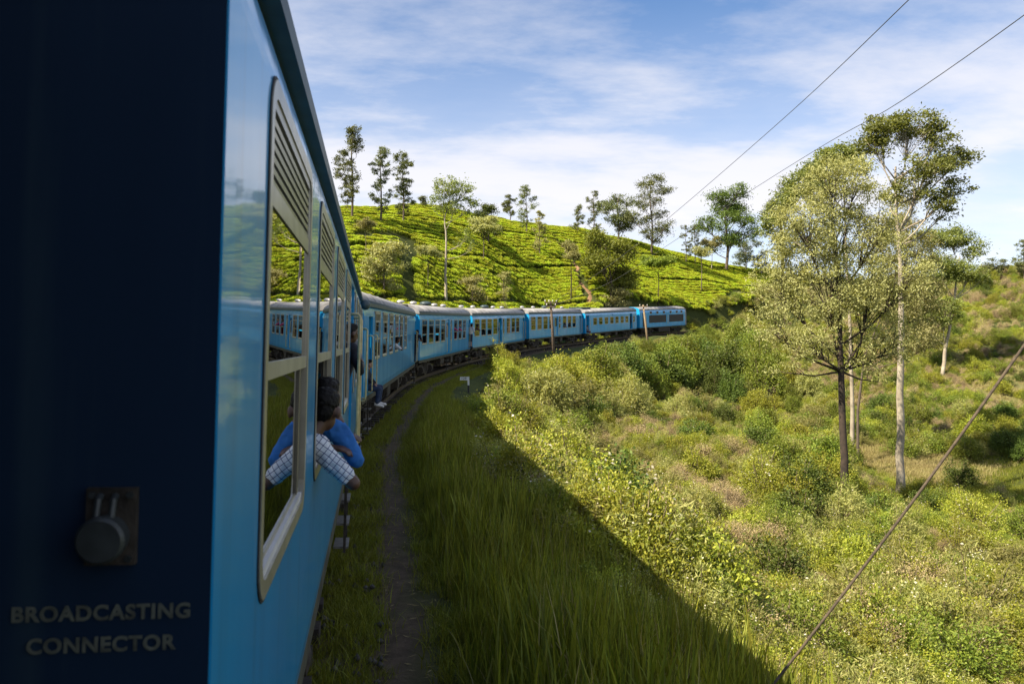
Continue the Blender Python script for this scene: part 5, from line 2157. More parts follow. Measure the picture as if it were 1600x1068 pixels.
def hill_tree(label, bx, by, top, wpx, style, seed, name='hill_tree', Z=None, lmat=None, bark=None, dens=1.0):
    if Z is None:
        b_ = hit(bx, by, 62)
    else:
        q = P(bx, by, Z)
        b_ = Vector((q.x, q.y, min(q.z, tz1(q.x, q.y) + 0.0)))
    Zb = b_.y
    H = (HZ - top) / F * Zb - b_.z
    W = wpx / F * Zb
    rnd = random.Random(seed)
    bl = []
    if style == 'column':                 # tall open eucalyptus with a clear stem
        k = 17
        for i in range(k):
            t = 0.24 + 0.72 * i / (k - 1)
            wd = W * 0.5 * (0.55 + 0.6 * math.sin(math.pi * min(1, (t - 0.2) / 0.8) ** 0.8))
            a = rnd.uniform(0, 6.28)
            rr = wd * rnd.uniform(0.25, 0.75)
            bl.append((math.cos(a) * rr, math.sin(a) * rr, H * t, W * rnd.uniform(0.17, 0.28), H * rnd.uniform(0.045, 0.075)))
        bl.append((0, 0, H * 0.97, W * 0.15, H * 0.04))
        tk = [(0, 0, 0), (W * 0.02, 0, H * 0.35), (-W * 0.03, 0, H * 0.7), (0, 0, H * 0.96)]
        tr_ = max(0.06, H * 0.013)
    elif style == 'broad':                # bigger crown in several lobes
        k = 15
        for i in range(k):
            t = 0.32 + 0.60 * i / (k - 1)
            wd = W * 0.5 * math.sin(math.pi * min(0.97, 0.25 + 0.72 * (t - 0.25)))
            a = rnd.uniform(0, 6.28)
            rr = wd * rnd.uniform(0.3, 0.85)
            bl.append((math.cos(a) * rr, math.sin(a) * rr, H * t, W * rnd.uniform(0.14, 0.22), H * rnd.uniform(0.06, 0.10)))
        tk = [(0, 0, 0), (W * 0.03, 0, H * 0.3), (-W * 0.02, 0, H * 0.6), (0, 0, H * 0.9)]
        tr_ = max(0.09, H * 0.018)
    elif style == 'shade':                # lopped shade tree: thin stem, small flat crown
        for i in range(7):
            a = rnd.uniform(0, 6.28)
            rr = W * 0.5 * rnd.uniform(0.2, 0.75)
            bl.append((math.cos(a) * rr, math.sin(a) * rr, H * rnd.uniform(0.74, 0.95), W * rnd.uniform(0.15, 0.24), H * rnd.uniform(0.04, 0.08)))
        tk = [(0, 0, 0), (W * 0.02, 0, H * 0.4), (0, 0, H * 0.85)]
        tr_ = max(0.06, H * 0.012)
    else:                                 # bushy to the ground
        for i in range(14):
            a = rnd.uniform(0, 6.28)
            t = rnd.uniform(0.18, 0.9)
            rr = W * 0.5 * rnd.uniform(0.2, 0.8) * (1.1 - 0.5 * t)
            bl.append((math.cos(a) * rr, math.sin(a) * rr, H * t, W * rnd.uniform(0.15, 0.25), H * rnd.uniform(0.08, 0.13)))
        tk = [(0, 0, 0), (0, 0, H * 0.4), (0, 0, H * 0.85)]
        tr_ = max(0.07, H * 0.016)
    sz = max(0.16, 0.125 * W ** 0.5)
    nC = int((105 if style != 'broad' else 165) * dens)
    per = 44
    return tree(name, label, b_, tk, tr_, bl, (sz, sz * 0.42), lmat or L_EUC, bark or BARKM, nC, per, seed, 'trees on and behind the tea hill', sigma=max(0.15, W * 0.055), twigs=True, droop=0.3, fan=0.4)


HT = [
    ('tallest slim tree at the left end of the tea hill ridge, beside the coach roof', 550, 345, 197, 48, 'column', L_EUC, BARKM, 1.5),
    ('middle of three slim dark trees on the left ridge', 595, 352, 230, 36, 'column', L_EUC, BARKM, 1.3),
    ('third slim dark tree on the left ridge, spreading at its top', 630, 352, 237, 40, 'column', L_EUC, BARKM, 1.3),
    ('tiny tree on the skyline right of the three slim trees', 660, 327, 307, 14, 'column', L_EUC, BARKM, 0.5),
    ('dark bushy tree on the hill right behind the tall bare trunk', 762, 388, 320, 46, 'broad', L_DARK, BARKM, 1.0),
    ('small pale tree low at the left edge of the tea', 571, 402, 342, 36, 'shade', L_PALE, BARKM, 1.0),
    ('pale spreading tree just above the second coach roof', 600, 466, 368, 74, 'bushy', L_PALE, BARKM, 1.6),
    ('slim lopped tree with a tuft of pale leaves left of the bare trunk', 668, 460, 378, 46, 'shade', L_PALE, BARKD, 0.8),
    ('pale slender tree on the tea below the dark bushy tree', 755, 415, 338, 60, 'shade', L_PALE, BARKM, 1.2),
    ('left of two small trees standing on the mid skyline', 797, 345, 305, 26, 'broad', L_EUC, BARKM, 0.6),
    ('taller of the two small trees standing on the mid skyline', 823, 368, 291, 32, 'column', L_EUC, BARKM, 0.8),
    ('short bushy tree on the tea just left of the earth path', 843, 404, 330, 28, 'column', L_PALE, BARKM, 0.8),
    ('small pale sapling above the fourth coach roof', 787, 480, 425, 26, 'column', L_PALE, BARKM, 0.7),
    ('wispy pale bushy sapling above the third coach roof', 738, 476, 428, 60, 'bushy', L_PALE, BARKM, 0.8),
    ('small conical tree on the skyline right of the earth path', 903, 366, 318, 26, 'bushy', L_EUC, BARKM, 0.7),
    ('thin open tree on the skyline right of the conical tree', 928, 372, 298, 26, 'column', L_EUC, BARKM, 0.8),
    ('round crowned dark tree on the skyline over the sixth coach', 966, 380, 300, 62, 'broad', L_EUC, BARKM, 1.1),
    ('tall dark tree on the skyline leaning over the power car', 1018, 400, 275, 66, 'column', L_EUC, BARKM, 1.8),
    ('thin lopped tree beside the earth path above the fifth coach', 892, 476, 378, 42, 'shade', L_PALE, BARKD, 0.8),
    ('large bushy olive tree behind the sixth coach', 953, 482, 362, 108, 'broad', L_MID, BARKM, 1.9),
    ('pale bush like tree at the foot of the olive tree', 955, 484, 445, 62, 'bushy', L_PALE, BARKM, 1.0),
    ('thin dark trunked tree with flat olive crown behind the power car', 1028, 478, 398, 58, 'shade', L_MID, BARKD, 1.2),
    ('slim tall pole like tree on the tea right of the power car', 1096, 460, 378, 34, 'shade', L_PALE, BARKM, 0.8),
    ('left of two thin trees on the right skyline', 1072, 412, 352, 22, 'column', L_EUC, BARKM, 0.7),
    ('right of two thin trees on the right skyline', 1086, 414, 352, 20, 'column', L_EUC, BARKM, 0.6),
    ('big dark leafy tree on the right skyline', 1135, 425, 288, 88, 'broad', L_DARK, BARKM, 2.0),
    ('small grey green tree right of the big dark skyline tree', 1166, 424, 372, 46, 'bushy', L_EUC, BARKP, 1.0),
    ('small pale tree left of the big dark skyline tree', 1112, 424, 368, 34, 'shade', L_PALE, BARKP, 0.8),
    ('dark tree half hidden at the left of the large feathery tree', 1222, 440, 288, 66, 'broad', L_EUC, BARKM, 1.6),
    ('small grey tree on the skyline beside the half hidden dark tree', 1190, 430, 388, 34, 'bushy', L_EUC, BARKP, 0.7),
    ('dark round tree on the far right skyline', 1556, 436, 402, 44, 'bushy', L_EUC, BARKM, 0.9),
    ('feathery tree tip at the right edge of the picture', 1600, 440, 374, 30, 'column', L_EUC, BARKM, 0.8),
]
for i, (lab, bx, by, top, w_, st, lm, bk, dn) in enumerate(HT):
    hill_tree(lab, bx, by, top, w_, st, 2000 + i * 7, lmat=lm, bark=bk, dens=dn)
b = hit(697, 478, 62)
tree('bare_trunk_tree', 'tall pale bare trunk with leafy crown at its top above the third coach', b,
     tr_px(b, [(697, 478), (696, 430), (697, 380), (695, 340), (705, 300)]), 0.17,
     blob_px(b, [(700, 292, 22, 16), (722, 300, 18, 18), (690, 312, 16, 14), (708, 322, 18, 14), (735, 322, 14, 14), (678, 325, 10, 8), (733, 365, 12, 12), (736, 385, 12, 12), (716, 378, 9, 7)]),
     (0.26, 0.11), L_UMB, BARKP, 130, 36, 1010, 'trees on and behind the tea hill', sigma=0.28, flat=0.2, fan=0.5)
# @@SMALL
# ------------------------------------------------------------------ poles, wires, sign
def pole(label, base, h, r, lean, mat, arms, group):
    root = link('telegraph_pole', None)
    root.location = base
    tag(root, label, 'pole', group)
    top = Vector((lean[0], lean[1], h))
    MB().tube([Vector((0, 0, -0.5)), top * 0.5, top], [r * 1.25, r, r * 0.75], 10).build('post', mat, root, True)
    ends = []
    for k, (zf, w, n) in enumerate(arms):
        c = top * zf
        mb = MB()
        mb.box((c.x - w, c.y - r - 0.075, c.z - 0.05), (c.x + w, c.y - r - 0.01, c.z + 0.05))
        ar = mb.build('cross_arm', mat, root)
        for j in range(n):
            x = c.x - w + 0.08 + (2 * w - 0.16) * j / max(1, n - 1)
            mb = MB()
            mb.lathe([(0.012, 0.04), (0.012, 0.12), (0.05, 0.13), (0.04, 0.18), (0.055, 0.20), (0.035, 0.27), (0.01, 0.28)], c=(x, c.y - r - 0.042, c.z), n=10)
            mb.build('insulator', INSUL, ar, True)
            ends.append(Vector(base) + Vector((x, c.y - r - 0.04, c.z + 0.22)))
        for sx in (-1, 1):
            MB().tube([(c.x + sx * w * 0.7, c.y - r - 0.04, c.z - 0.05), (c.x + sx * 0.05, c.y - r - 0.02, c.z - 0.55)], 0.018, 5).build('arm_brace', mat, root)
    return ends


def base_at(px, Z):
    x_ = (px - 800) / F * Z
    return Vector((x_, Z, tz1(x_, Z)))


bE = base_at(866, 76.0)
hE = (HZ - 470) / F * 76.0 - bE.z
eE = pole('dark telegraph pole with cross arms in front of the fifth coach', bE, hE, 0.13, (-0.35, 0, 0), WOODP, ((0.965, 0.62, 4), (0.90, 0.5, 2)), 'telegraph poles beside the line')
bG = base_at(1014, 102.0)
hG = (HZ - 476) / F * 102.0 - bG.z
eG = pole('pale leaning telegraph pole in front of the power car', bG, hG, 0.14, (-0.75, 0, 0), PALEP, ((0.96, 0.55, 2),), 'telegraph poles beside the line')
bN = Vector((17.0, 9.0, tz1(17.0, 9.0)))
eN = pole('telegraph pole at the right, just outside the picture, holding wires and stay', bN, 16.5 - 0.0, 0.15, (0, 0, 0), WOODP, ((0.97, 0.8, 4),), 'telegraph poles beside the line')


def wire(label, pts_px, r, mat, name='overhead_wire', n=40, group=None):
    """hanging wire through given points (photo column, row, distance)"""
    ps = [P(*q) for q in pts_px]
    out = []
    for i in range(n + 1):
        t = i / n * (len(ps) - 1)
        k = min(int(t), len(ps) - 2)
        u = t - k
        p0, p1, p2, p3 = ps[max(k - 1, 0)], ps[k], ps[k + 1], ps[min(k + 2, len(ps) - 1)]
        out.append(0.5 * ((2 * p1) + (p2 - p0) * u + (2 * p0 - 5 * p1 + 4 * p2 - p3) * u * u + (3 * p1 - p0 - 3 * p2 + p3) * u ** 3))
    o = MB().tube(out, r, 6).build(name, mat, smooth=True)
    return tag(o, label, 'wire', group)


wire('upper overhead wire crossing the sky to the top edge', [(861, 474, 75.9), (950, 416, 66), (1050, 336, 55), (1230, 180, 36), (1425, -5, 22), (1640, -220, 15)], 0.016, WIREM, group='overhead wires')
wire('lower overhead wire crossing the sky to the right edge', [(868, 476, 75.9), (955, 440, 70), (1040, 385, 62), (1165, 303, 48), (1290, 225, 36), (1400, 163, 28), (1600, 24, 20), (1720, -75, 16)], 0.014, WIREM, group='overhead wires')
so_ = P(1200, 1068, 6.4)
up_ = P(1600, 530, 7.6)
dirn = (up_ - so_)
p0 = so_ - dirn * 0.22
p1 = up_ + dirn * 0.30
mb = MB()
pts = []
for i in range(31):
    t = i / 30
    q = p0.lerp(p1, t)
    q.z -= 0.10 * math.sin(math.pi * t)
    pts.append(q)
mb.tube(pts, [0.010 + 0.005 * (i / 30) for i in range(31)], 8)
tag(mb.build('stay_cable', STAYM, smooth=True), 'thick rusty stay cable slanting across the lower right', 'cable')

# kilometre board
ks = hit(732.5, 613, 22)
q = P(732, 588, ks.y)
ks = Vector((q.x, ks.y, tz1(q.x, ks.y)))
root = link('distance_sign', None)
root.location = ks
tag(root, 'small white 129 distance board on a post beside the path', 'sign')
topz = q.z - ks.z
MB().box((-0.045, -0.03, topz - 0.45), (0.045, 0.03, topz)).build('post', SIGNW, root)
MB().box((-0.047, -0.032, -0.3), (0.047, 0.032, topz - 0.45)).build('post_foot', SIGNB, root)
bd = MB().box((-0.44, -0.045, topz - 0.19), (-0.048, -0.025, topz - 0.003)).build('board', SIGNW, root)
lettering('129', 0.185, bd, SIGNB, 'lettering', Matrix.Translation((-0.24, -0.048, topz - 0.097)) @ Matrix.Rotation(R(90), 4, 'X'), 0.015)

# ------------------------------------------------------------------ people
def capsule(mb, a, b, ra, rb, n=12):
    a, b = Vector(a), Vector(b)
    d = b - a
    L_ = d.length
    u = d.normalized() if L_ > 1e-6 else Vector((0, 0, 1))
    pts, rs = [], []
    for k in (90, 65, 40, 18, 0):
        pts.append(a - u * ra * math.sin(R(k)))
        rs.append(max(1e-3, ra * math.cos(R(k))))
    for k in (0, 18, 40, 65, 90):
        pts.append(b + u * rb * math.sin(R(k)))
        rs.append(max(1e-3, rb * math.cos(R(k))))
    mb.tube(pts, rs, n)


def ellipsoid(mb, c, r, rot=None, n=16):
    c = Vector(c)
    vs, fs = [], []
    m = 10
    for i in range(1, m):
        t = math.pi * i / m
        for k in range(n):
            p = 2 * math.pi * k / n
            v = Vector((r[0] * math.sin(t) * math.cos(p), r[1] * math.sin(t) * math.sin(p), r[2] * math.cos(t)))
            if rot is not None:
                v = rot @ v
            vs.append(c + v)
    for i in range(m - 2):
        for k in range(n):
            j = (k + 1) % n
            fs.append((i * n + k, (i + 1) * n + k, (i + 1) * n + j, i * n + j))
    fs.append(tuple(range(n)))
    fs.append(tuple(range((m - 1) * n - 1, (m - 2) * n - 1, -1)))
    mb.add(vs, fs)


TMP = bpy.data.scenes.new('shaping')


def skinned(name, mb, voxel, mat, parent, smooth_it=4, fold=0.0, freq=14.0):
    me_ = mb.mesh(name + '_raw', mat)
    o = bpy.data.objects.new(name, me_)
    TMP.collection.objects.link(o)
    rm = o.modifiers.new('remesh', 'REMESH')
    rm.mode = 'VOXEL'
    rm.voxel_size = voxel
    rm.use_smooth_shade = True
    sm = o.modifiers.new('smooth', 'SMOOTH')
    sm.iterations = smooth_it
    sm.factor = 0.5
    TMP.view_layers[0].update()
    dg = TMP.view_layers[0].depsgraph
    m2 = bpy.data.meshes.new_from_object(o.evaluated_get(dg))
    bpy.data.objects.remove(o)
    m2.materials.clear()
    m2.materials.append(mat)
    if fold:
        from mathutils import noise
        nrm = [v.normal.copy() for v in m2.vertices]
        for v, n_ in zip(m2.vertices, nrm):
            q_ = v.co
            a_ = noise.noise(Vector((q_.x * freq * 0.8, q_.y * freq, q_.z * freq * 1.5)))
            b_ = abs(noise.noise(Vector((q_.x * freq * 2.1 + 5, q_.y * freq * 1.6, q_.z * freq * 2.6))))
            v.co = q_ + n_ * fold * (a_ * 1.1 - b_ * 1.5)
    return link(name, m2, parent)


def hand(mb, wrist, direc, palm_n, scale=1.0, curl=0.5):
    """palm and five bent fingers"""
    d = Vector(direc).normalized()
    nrm = Vector(palm_n).normalized()
    s = d.cross(nrm).normalized()
    w = Vector(wrist)
    k = scale
    for j in (-0.024, 0.0, 0.024):
        capsule(mb, w + d * 0.01 * k + s * j * 0.7 * k, w + d * 0.075 * k + s * j * k, 0.017 * k, 0.016 * k, 8)
    for j, ln in ((-0.032, 0.058), (-0.011, 0.075), (0.011, 0.082), (0.032, 0.072)):
        a = w + d * 0.085 * k + s * j * k
        b_ = a + (d * math.cos(curl * 0.6) + nrm * math.sin(curl * 0.6)) * ln * 0.5 * k
        c = b_ + (d * math.cos(curl * 1.7) + nrm * math.sin(curl * 1.7)) * ln * 0.5 * k
        capsule(mb, a, b_, 0.0095 * k, 0.0085 * k, 8)
        capsule(mb, b_, c, 0.0085 * k, 0.007 * k, 8)
    a = w + d * 0.03 * k + s * 0.03 * k
    b_ = a + (d * 0.5 + s * 0.7 + nrm * 0.3).normalized() * 0.04 * k
    capsule(mb, a, b_, 0.012 * k, 0.010 * k, 8)
    capsule(mb, b_, b_ + (d * 0.9 + s * 0.2 + nrm * 0.4).normalized() * 0.03 * k, 0.010 * k, 0.008 * k, 8)


def person(label, M, J, look, skin, top, legs, voxel=0.018, k=1.0, sleeves='short', shorts=False, shoes=None, group=None, hair=HAIR, cap_back=True):
    """J: joints in the coach's own axes. The body is one skin; hair and clothes lie over it"""
    root = link('person', None)
    base = Vector(J['base'])
    root.matrix_world = M @ Matrix.Translation(base)
    tag(root, label, 'person', group)
    g = {a: Vector(v) - base for a, v in J.items()}
    lk = Vector(look).normalized()
    mb = MB()
    # trunk
    capsule(mb, g['pelvis'], g['chest'], 0.125 * k, 0.135 * k)
    capsule(mb, g['shL'], g['shR'], 0.065 * k, 0.065 * k)
    capsule(mb, g['chest'], g['neck'], 0.11 * k, 0.05 * k)
    capsule(mb, g['neck'], g['head'] - Vector((0, 0, 0.03 * k)), 0.052 * k, 0.05 * k)
    # head looking along lk
    up = Vector((0, 0, 1))
    side = lk.cross(up).normalized()
    up2 = side.cross(lk)
    rot = Matrix((side, lk, up2)).transposed()
    hc = g['head']
    ellipsoid(mb, hc + up2 * 0.02 * k, (0.073 * k, 0.092 * k, 0.098 * k), rot)
    ellipsoid(mb, hc + lk * 0.028 * k - up2 * 0.055 * k, (0.055 * k, 0.060 * k, 0.062 * k), rot)
    capsule(mb, hc + lk * 0.090 * k + up2 * 0.010 * k, hc + lk * 0.108 * k - up2 * 0.022 * k, 0.010 * k, 0.016 * k, 8)
    capsule(mb, hc + lk * 0.082 * k - up2 * 0.055 * k - side * 0.018 * k, hc + lk * 0.082 * k - up2 * 0.055 * k + side * 0.018 * k, 0.011 * k, 0.011 * k, 8)
    for s_ in (-1, 1):
        ellipsoid(mb, hc + side * s_ * 0.080 * k - up2 * 0.016 * k, (0.014 * k, 0.024 * k, 0.036 * k), rot)
    for sd in ('L', 'R'):
        capsule(mb, g['sh' + sd], g['el' + sd], 0.050 * k, 0.040 * k)
        capsule(mb, g['el' + sd], g['wr' + sd], 0.040 * k, 0.027 * k)
        d = g['wr' + sd] - g['el' + sd]
        hand(mb, g['wr' + sd], d, Vector((-0.3, 0.2, -1)), k)
        capsule(mb, g['hip' + sd], g['kn' + sd], 0.080 * k, 0.058 * k)
        capsule(mb, g['kn' + sd], g['an' + sd], 0.055 * k, 0.036 * k)
        capsule(mb, g['an' + sd], g['toe' + sd], 0.038 * k, 0.028 * k)
    body = skinned('body', mb, voxel, skin, root, 3 if voxel > 0.012 else 2)
    # hair: cap over the crown and back of the head
    mb = MB()
    ellipsoid(mb, hc + up2 * 0.040 * k - lk * 0.020 * k, (0.080 * k, 0.098 * k, 0.092 * k), rot)
    ellipsoid(mb, hc - lk * 0.045 * k - up2 * 0.020 * k, (0.068 * k, 0.056 * k, 0.062 * k), rot)
    ellipsoid(mb, hc + lk * 0.03 * k + up2 * 0.085 * k, (0.065 * k, 0.062 * k, 0.045 * k), rot)
    skinned('hair', mb, min(voxel, 0.014), hair, root, 2, 0.006 if voxel < 0.012 else 0.0, 60.0)
    for s_ in (-1, 1):
        mb = MB()
        ellipsoid(mb, hc + lk * 0.084 * k + side * s_ * 0.031 * k + up2 * 0.008 * k, (0.013 * k, 0.010 * k, 0.009 * k), rot, 8)
        mb.build('eye', INSUL, root, True)
    # shirt
    mb = MB()
    capsule(mb, g['pelvis'] + Vector((0, 0, 0.02)), g['chest'], 0.142 * k, 0.152 * k)
    capsule(mb, g['shL'], g['shR'], 0.080 * k, 0.080 * k)
    capsule(mb, g['chest'], g['chest'].lerp(g['neck'], 0.7), 0.125 * k, 0.075 * k)
    for sd in ('L', 'R'):
        e = g['sh' + sd].lerp(g['el' + sd], 0.80 if sleeves == 'short' else 1.0)
        capsule(mb, g['sh' + sd], e, 0.064 * k, 0.055 * k if sleeves == 'short' else 0.053 * k)
        if sleeves == 'long':
            e2 = g['el' + sd].lerp(g['wr' + sd], 0.88)
            capsule(mb, g['el' + sd], e2, 0.052 * k, 0.040 * k)
    skinned('shirt', mb, voxel, top, root, 2, 0.007 if voxel < 0.012 else 0.0, 11.0)
    mb = MB()
    capsule(mb, g['pelvis'] - Vector((0, 0, 0.02)), g['pelvis'] + Vector((0, 0, 0.04)), 0.145 * k, 0.142 * k)
    for sd in ('L', 'R'):
        capsule(mb, g['hip' + sd], g['kn' + sd], 0.098 * k, 0.078 * k)
        if not shorts:
            capsule(mb, g['kn' + sd], g['kn' + sd].lerp(g['an' + sd], 0.92), 0.076 * k, 0.058 * k)
    skinned('shorts' if shorts else 'trousers', mb, voxel, legs, root, 2)
    for sd in ('L', 'R'):
        mb = MB()
        capsule(mb, g['an' + sd] - Vector((0, 0, 0.02)), g['toe' + sd] + (g['toe' + sd] - g['an' + sd]) * 0.1, 0.050 * k, 0.040 * k)
        capsule(mb, g['an' + sd] + Vector((0, 0, 0.02)), g['an' + sd] - (g['toe' + sd] - g['an' + sd]) * 0.25 - Vector((0, 0, 0.02)), 0.046 * k, 0.044 * k)
        skinned('shoe', mb, voxel, shoes or NAVYC, root, 2)
    return root


def standing(foot, face, H=1.66, elL=None, wrL=None, elR=None, wrR=None, lean=(0, 0), spread=0.11):
    """joints of an upright adult; face: heading in degrees in coach axes (0 = forward, 90 = outwards)"""
    f = Vector((math.sin(R(face)), math.cos(R(face)), 0))
    r = Vector((f.y, -f.x, 0))
    b = Vector(foot)
    ln = Vector((lean[0], lean[1], 0))
    k = H / 1.66

    def pt(fr, rt, z):
        return b + f * fr * k + r * rt * k + Vector((0, 0, z * k)) + ln * max(0, (z - 0.5)) * k
    J = {'base': b, 'pelvis': pt(0, 0, 0.93), 'chest': pt(0.01, 0, 1.22), 'neck': pt(0, 0, 1.40), 'head': pt(0.03, 0, 1.545),
         'shL': pt(0, -0.18, 1.36), 'shR': pt(0, 0.18, 1.36),
         'hipL': pt(0, -0.09, 0.89), 'hipR': pt(0, 0.09, 0.89), 'knL': pt(0.02, -spread, 0.48), 'knR': pt(0.02, spread, 0.48),
         'anL': pt(-0.02, -spread, 0.09), 'anR': pt(-0.02, spread, 0.09), 'toeL': pt(0.15, -spread - 0.02, 0.045), 'toeR': pt(0.15, spread + 0.02, 0.045),
         'elL': pt(0.05, -0.26, 1.10), 'elR': pt(0.05, 0.26, 1.10), 'wrL': pt(0.2, -0.24, 0.92), 'wrR': pt(0.2, 0.24, 0.92)}
    for n_, v in (('elL', elL), ('wrL', wrL), ('elR', elR), ('wrR', wrR)):
        if v is not None:
            J[n_] = Vector(v)
    return J


def doorway(k, y, label, top, legs, skin=SKIN, face=40, H=1.66, hold=True, shorts=False, x=-0.10, sleeves='short', shoes=None, voxel=0.022, lean=0.15, grp='passengers leaning from the train'):
    m_, L_, r_ = CM[k]
    J = standing((x, y, 0.078), face, H, lean=(lean, 0))
    if hold:
        J['elR'] = J['shR'] + Vector((0.10, 0.02, -0.26))
        J['wrR'] = Vector((0.10, y - 0.35, 1.25))
    return person(label, m_, J, (math.sin(R(face)), math.cos(R(face)), -0.05), skin, top, legs, voxel, H / 1.66, sleeves, shorts, shoes, grp)


def seated(k, y, label, top, legs, skin=SKIN, shoes=None, face=80, grp='passengers leaning from the train', shorts=False, headz=0.80):
    m_, L_, r_ = CM[k]
    x0 = -0.12
    J = {'base': (x0, y, 0.08), 'pelvis': (x0, y, 0.22), 'chest': (x0 + 0.02, y, 0.52), 'neck': (x0 + 0.05, y, 0.70), 'head': (x0 + 0.09, y, 0.84),
         'shL': (x0 + 0.03, y + 0.17, 0.66), 'shR': (x0 + 0.03, y - 0.17, 0.66), 'elL': (x0 + 0.12, y + 0.24, 0.42), 'elR': (x0 + 0.12, y - 0.22, 0.42),
         'wrL': (x0 + 0.26, y + 0.16, 0.30), 'wrR': (x0 + 0.26, y - 0.14, 0.30), 'hipL': (x0 + 0.02, y + 0.09, 0.18), 'hipR': (x0 + 0.02, y - 0.09, 0.18),
         'knL': (x0 + 0.40, y + 0.13, 0.20), 'knR': (x0 + 0.38, y - 0.10, 0.18), 'anL': (x0 + 0.36, y + 0.12, -0.22), 'anR': (x0 + 0.33, y - 0.10, -0.24),
         'toeL': (x0 + 0.52, y + 0.16, -0.27), 'toeR': (x0 + 0.48, y - 0.08, -0.30)}
    return person(label, m_, J, (math.sin(R(face)), math.cos(R(face)), -0.1), skin, top, legs, 0.02, 1.0, 'long', shorts, shoes, grp)


def at_window(k, y, z_sill, label, top, skin=SKIN, sleeves='short', grp='passengers leaning from the train', face=60, out=0.06, H=1.0):
    """seated inside by the window, head and one arm outside"""
    m_, L_, r_ = CM[k]
    z = z_sill
    J = {'base': (-0.45, y, 0.078), 'pelvis': (-0.42, y, 0.62), 'chest': (-0.22, y, z + 0.10), 'neck': (-0.08 + out, y, z + 0.28), 'head': (-0.02 + out, y, z + 0.42),
         'shL': (-0.16, y + 0.16, z + 0.22), 'shR': (-0.06 + out, y - 0.15, z + 0.22), 'elL': (0.02 + out, y + 0.24, z + 0.09), 'elR': (0.15 + out, y - 0.18, z + 0.07),
         'wrL': (0.12 + out, y + 0.06, z + 0.09), 'wrR': (0.14 + out, y + 0.04, z + 0.05), 'hipL': (-0.42, y + 0.09, 0.58), 'hipR': (-0.42, y - 0.09, 0.58),
         'knL': (-0.20, y + 0.12, 0.52), 'knR': (-0.20, y - 0.10, 0.52), 'anL': (-0.25, y + 0.12, 0.16), 'anR': (-0.25, y - 0.10, 0.16), 'toeL': (-0.12, y + 0.12, 0.12), 'toeR': (-0.12, y - 0.10, 0.12)}
    return person(label, m_, J, (math.sin(R(face)), math.cos(R(face)), -0.1), skin, top, NAVYC, 0.022, 0.95, sleeves, False, None, grp)


y0 = 2.40
J = {'base': (-0.42, y0 + 0.25, 0.078), 'pelvis': (-0.36, y0 + 0.22, 0.58), 'chest': (-0.17, y0 + 0.17, 0.86), 'neck': (-0.03, y0 + 0.16, 1.00), 'head': (0.035, y0 + 0.20, 1.125),
     'shL': (-0.17, y0 + 0.26, 0.97), 'shR': (0.005, y0 + 0.09, 0.955), 'elR': (0.185, y0 + 0.05, 0.785), 'wrR': (0.12, y0 + 0.24, 0.85), 'elL': (-0.12, y0 + 0.45, 0.93), 'wrL': (0.05, y0 + 0.42, 0.91),
     'hipL': (-0.38, y0 + 0.30, 0.55), 'hipR': (-0.36, y0 + 0.14, 0.55), 'knL': (-0.32, y0 + 0.62, 0.55), 'knR': (-0.22, y0 + 0.50, 0.52), 'anL': (-0.36, y0 + 0.62, 0.17), 'anR': (-0.26, y0 + 0.50, 0.17),
     'toeL': (-0.34, y0 + 0.76, 0.13), 'toeR': (-0.24, y0 + 0.64, 0.13)}
person('boy in white checked shirt leaning out with his elbow on the sill', mA, J, (0.30, 0.9, -0.28), SKIN, PLAID, NAVYC, 0.008, 0.87, 'short', False, None, 'boys leaning from the nearest coach')
J2 = {'base': (-0.40, y0 + 0.70, 0.078), 'pelvis': (-0.36, y0 + 0.66, 0.60), 'chest': (-0.12, y0 + 0.60, 0.92), 'neck': (-0.01, y0 + 0.56, 1.04), 'head': (0.02, y0 + 0.58, 1.165),
      'shL': (-0.12, y0 + 0.70, 1.02), 'shR': (0.055, y0 + 0.50, 1.00), 'elR': (0.19, y0 + 0.46, 0.84), 'wrR': (0.10, y0 + 0.50, 1.03), 'elL': (-0.02, y0 + 0.86, 0.93), 'wrL': (0.10, y0 + 0.80, 0.93),
      'hipL': (-0.36, y0 + 0.74, 0.57), 'hipR': (-0.36, y0 + 0.58, 0.57), 'knL': (-0.30, y0 + 1.05, 0.55), 'knR': (-0.20, y0 + 0.92, 0.52), 'anL': (-0.34, y0 + 1.05, 0.17), 'anR': (-0.24, y0 + 0.92, 0.17),
      'toeL': (-0.32, y0 + 1.18, 0.13), 'toeR': (-0.22, y0 + 1.06, 0.13)}
person('boy in bright blue long sleeves behind the checked shirt boy, chin on hand', mA, J2, (0.35, 0.9, -0.12), SKIN, SHIRTB, NAVYC, 0.008, 0.84, 'long', False, None, 'boys leaning from the nearest coach')

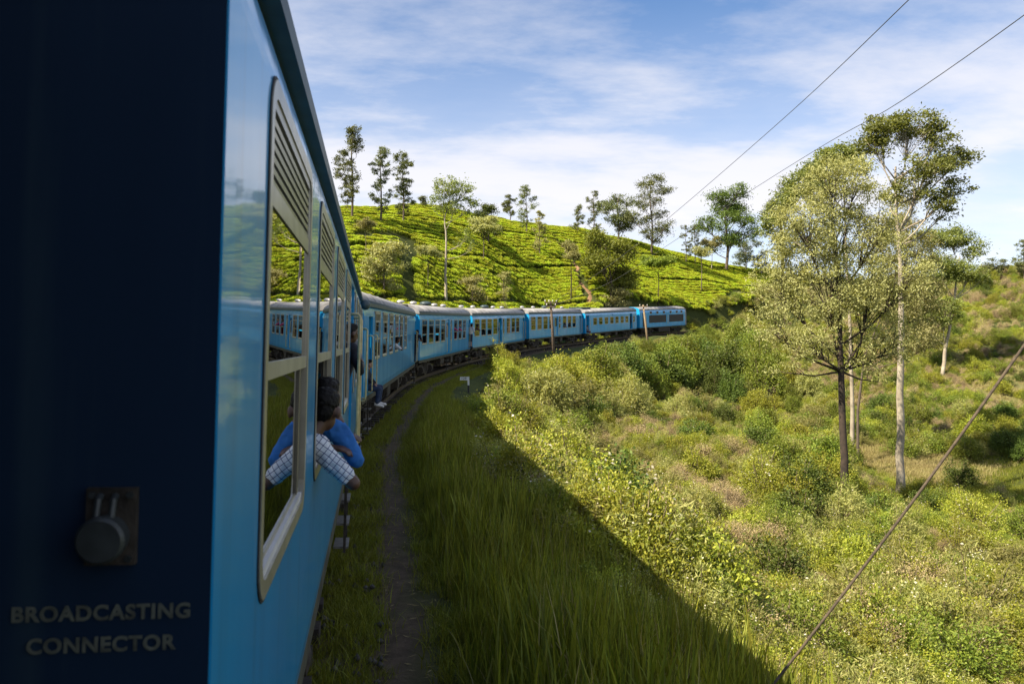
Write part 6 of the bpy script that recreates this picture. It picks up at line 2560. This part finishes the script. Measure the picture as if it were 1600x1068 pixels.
dA = 0.437 * LA
doorway('A', dA + 0.35, 'dark clothed man gripping the cream handrail at the nearest coach doorway', NAVYC, NAVYC, face=60, x=-0.24, sleeves='long', voxel=0.014, lean=0.20, H=1.60)
doorway('A', dA + 0.78, 'second man in dark clothes behind the handrail in the nearest coach doorway', GREYC, NAVYC, face=30, x=-0.30, H=1.66, sleeves='long', voxel=0.016, lean=0.18)
seated('B', drB[0][0] + 0.42, 'passenger in jeans and white shoes sitting in the second coach doorway', NAVYC, DENIM, SKINL, SHOEW)
at_window('B', wsB[3][0] + 0.6, 0.95, 'passenger resting a bare arm out of the second coach window', WHITEC, SKIN)
at_window('B', wsB[4][0] + 0.6, 0.95, 'dim passenger at the next window of the second coach', GREYC, SKIN, out=-0.12)
doorway('B', drB[1][0] + 0.3, 'dark haired passenger peering out at the second coach far doorway', NAVYC, NAVYC, face=20, x=-0.10, lean=0.2, H=1.62)
LC = CM['C'][1]
at_window('C', 0.622 * LC, 1.35, 'passenger in pink leaning from the third coach window', PINKC, SKIN, 'long', out=0.02)
at_window('C', 0.722 * LC, 1.35, 'second pink sleeved passenger at the next third coach window', PINKC, SKINL, 'long', out=0.0)
LD = CM['D'][1]
mC = CM['C'][0]
doorway('C', 0.965 * LC + 0.15, 'man in white shirt and denim shorts standing outside the third coach door', WHITEC, DENIM, SKINL, face=25, x=0.02, shorts=True, lean=0.10, hold=False, H=1.75)
at_window('D', 0.045 * LD + 0.5, 1.22, 'dark clad passenger raising a camera at the fourth coach first window', DARKRED, SKIN, 'long', out=0.05)
doorway('D', 0.437 * LD + 0.2, 'passenger holding on in the fourth coach middle doorway', NAVYC, NAVYC, face=70, x=-0.25)
LE = CM['E'][1]
at_window('E', 0.535 * LE, 1.2, 'passenger in white looking out beside the fifth coach middle door', WHITEC, SKINL, out=0.02)
at_window('E', 0.632 * LE, 0.85, 'passenger with dark arm on the fifth coach window sill', GREYC, SKIN)
at_window('E', 0.732 * LE, 0.85, 'passenger in dark shirt at the fifth coach second last window', NAVYC, SKIN)
seated('F', drF[0][0] + 0.45, 'bare legged passenger sitting in the sixth coach near doorway', GREYC, DARKRED, SKINL, None, shorts=True)
doorway('F', drF[1][0] + 0.5, 'dark passenger standing in the sixth coach far doorway', NAVYC, NAVYC, face=80, x=-0.2)
bpy.data.scenes.remove(TMP)
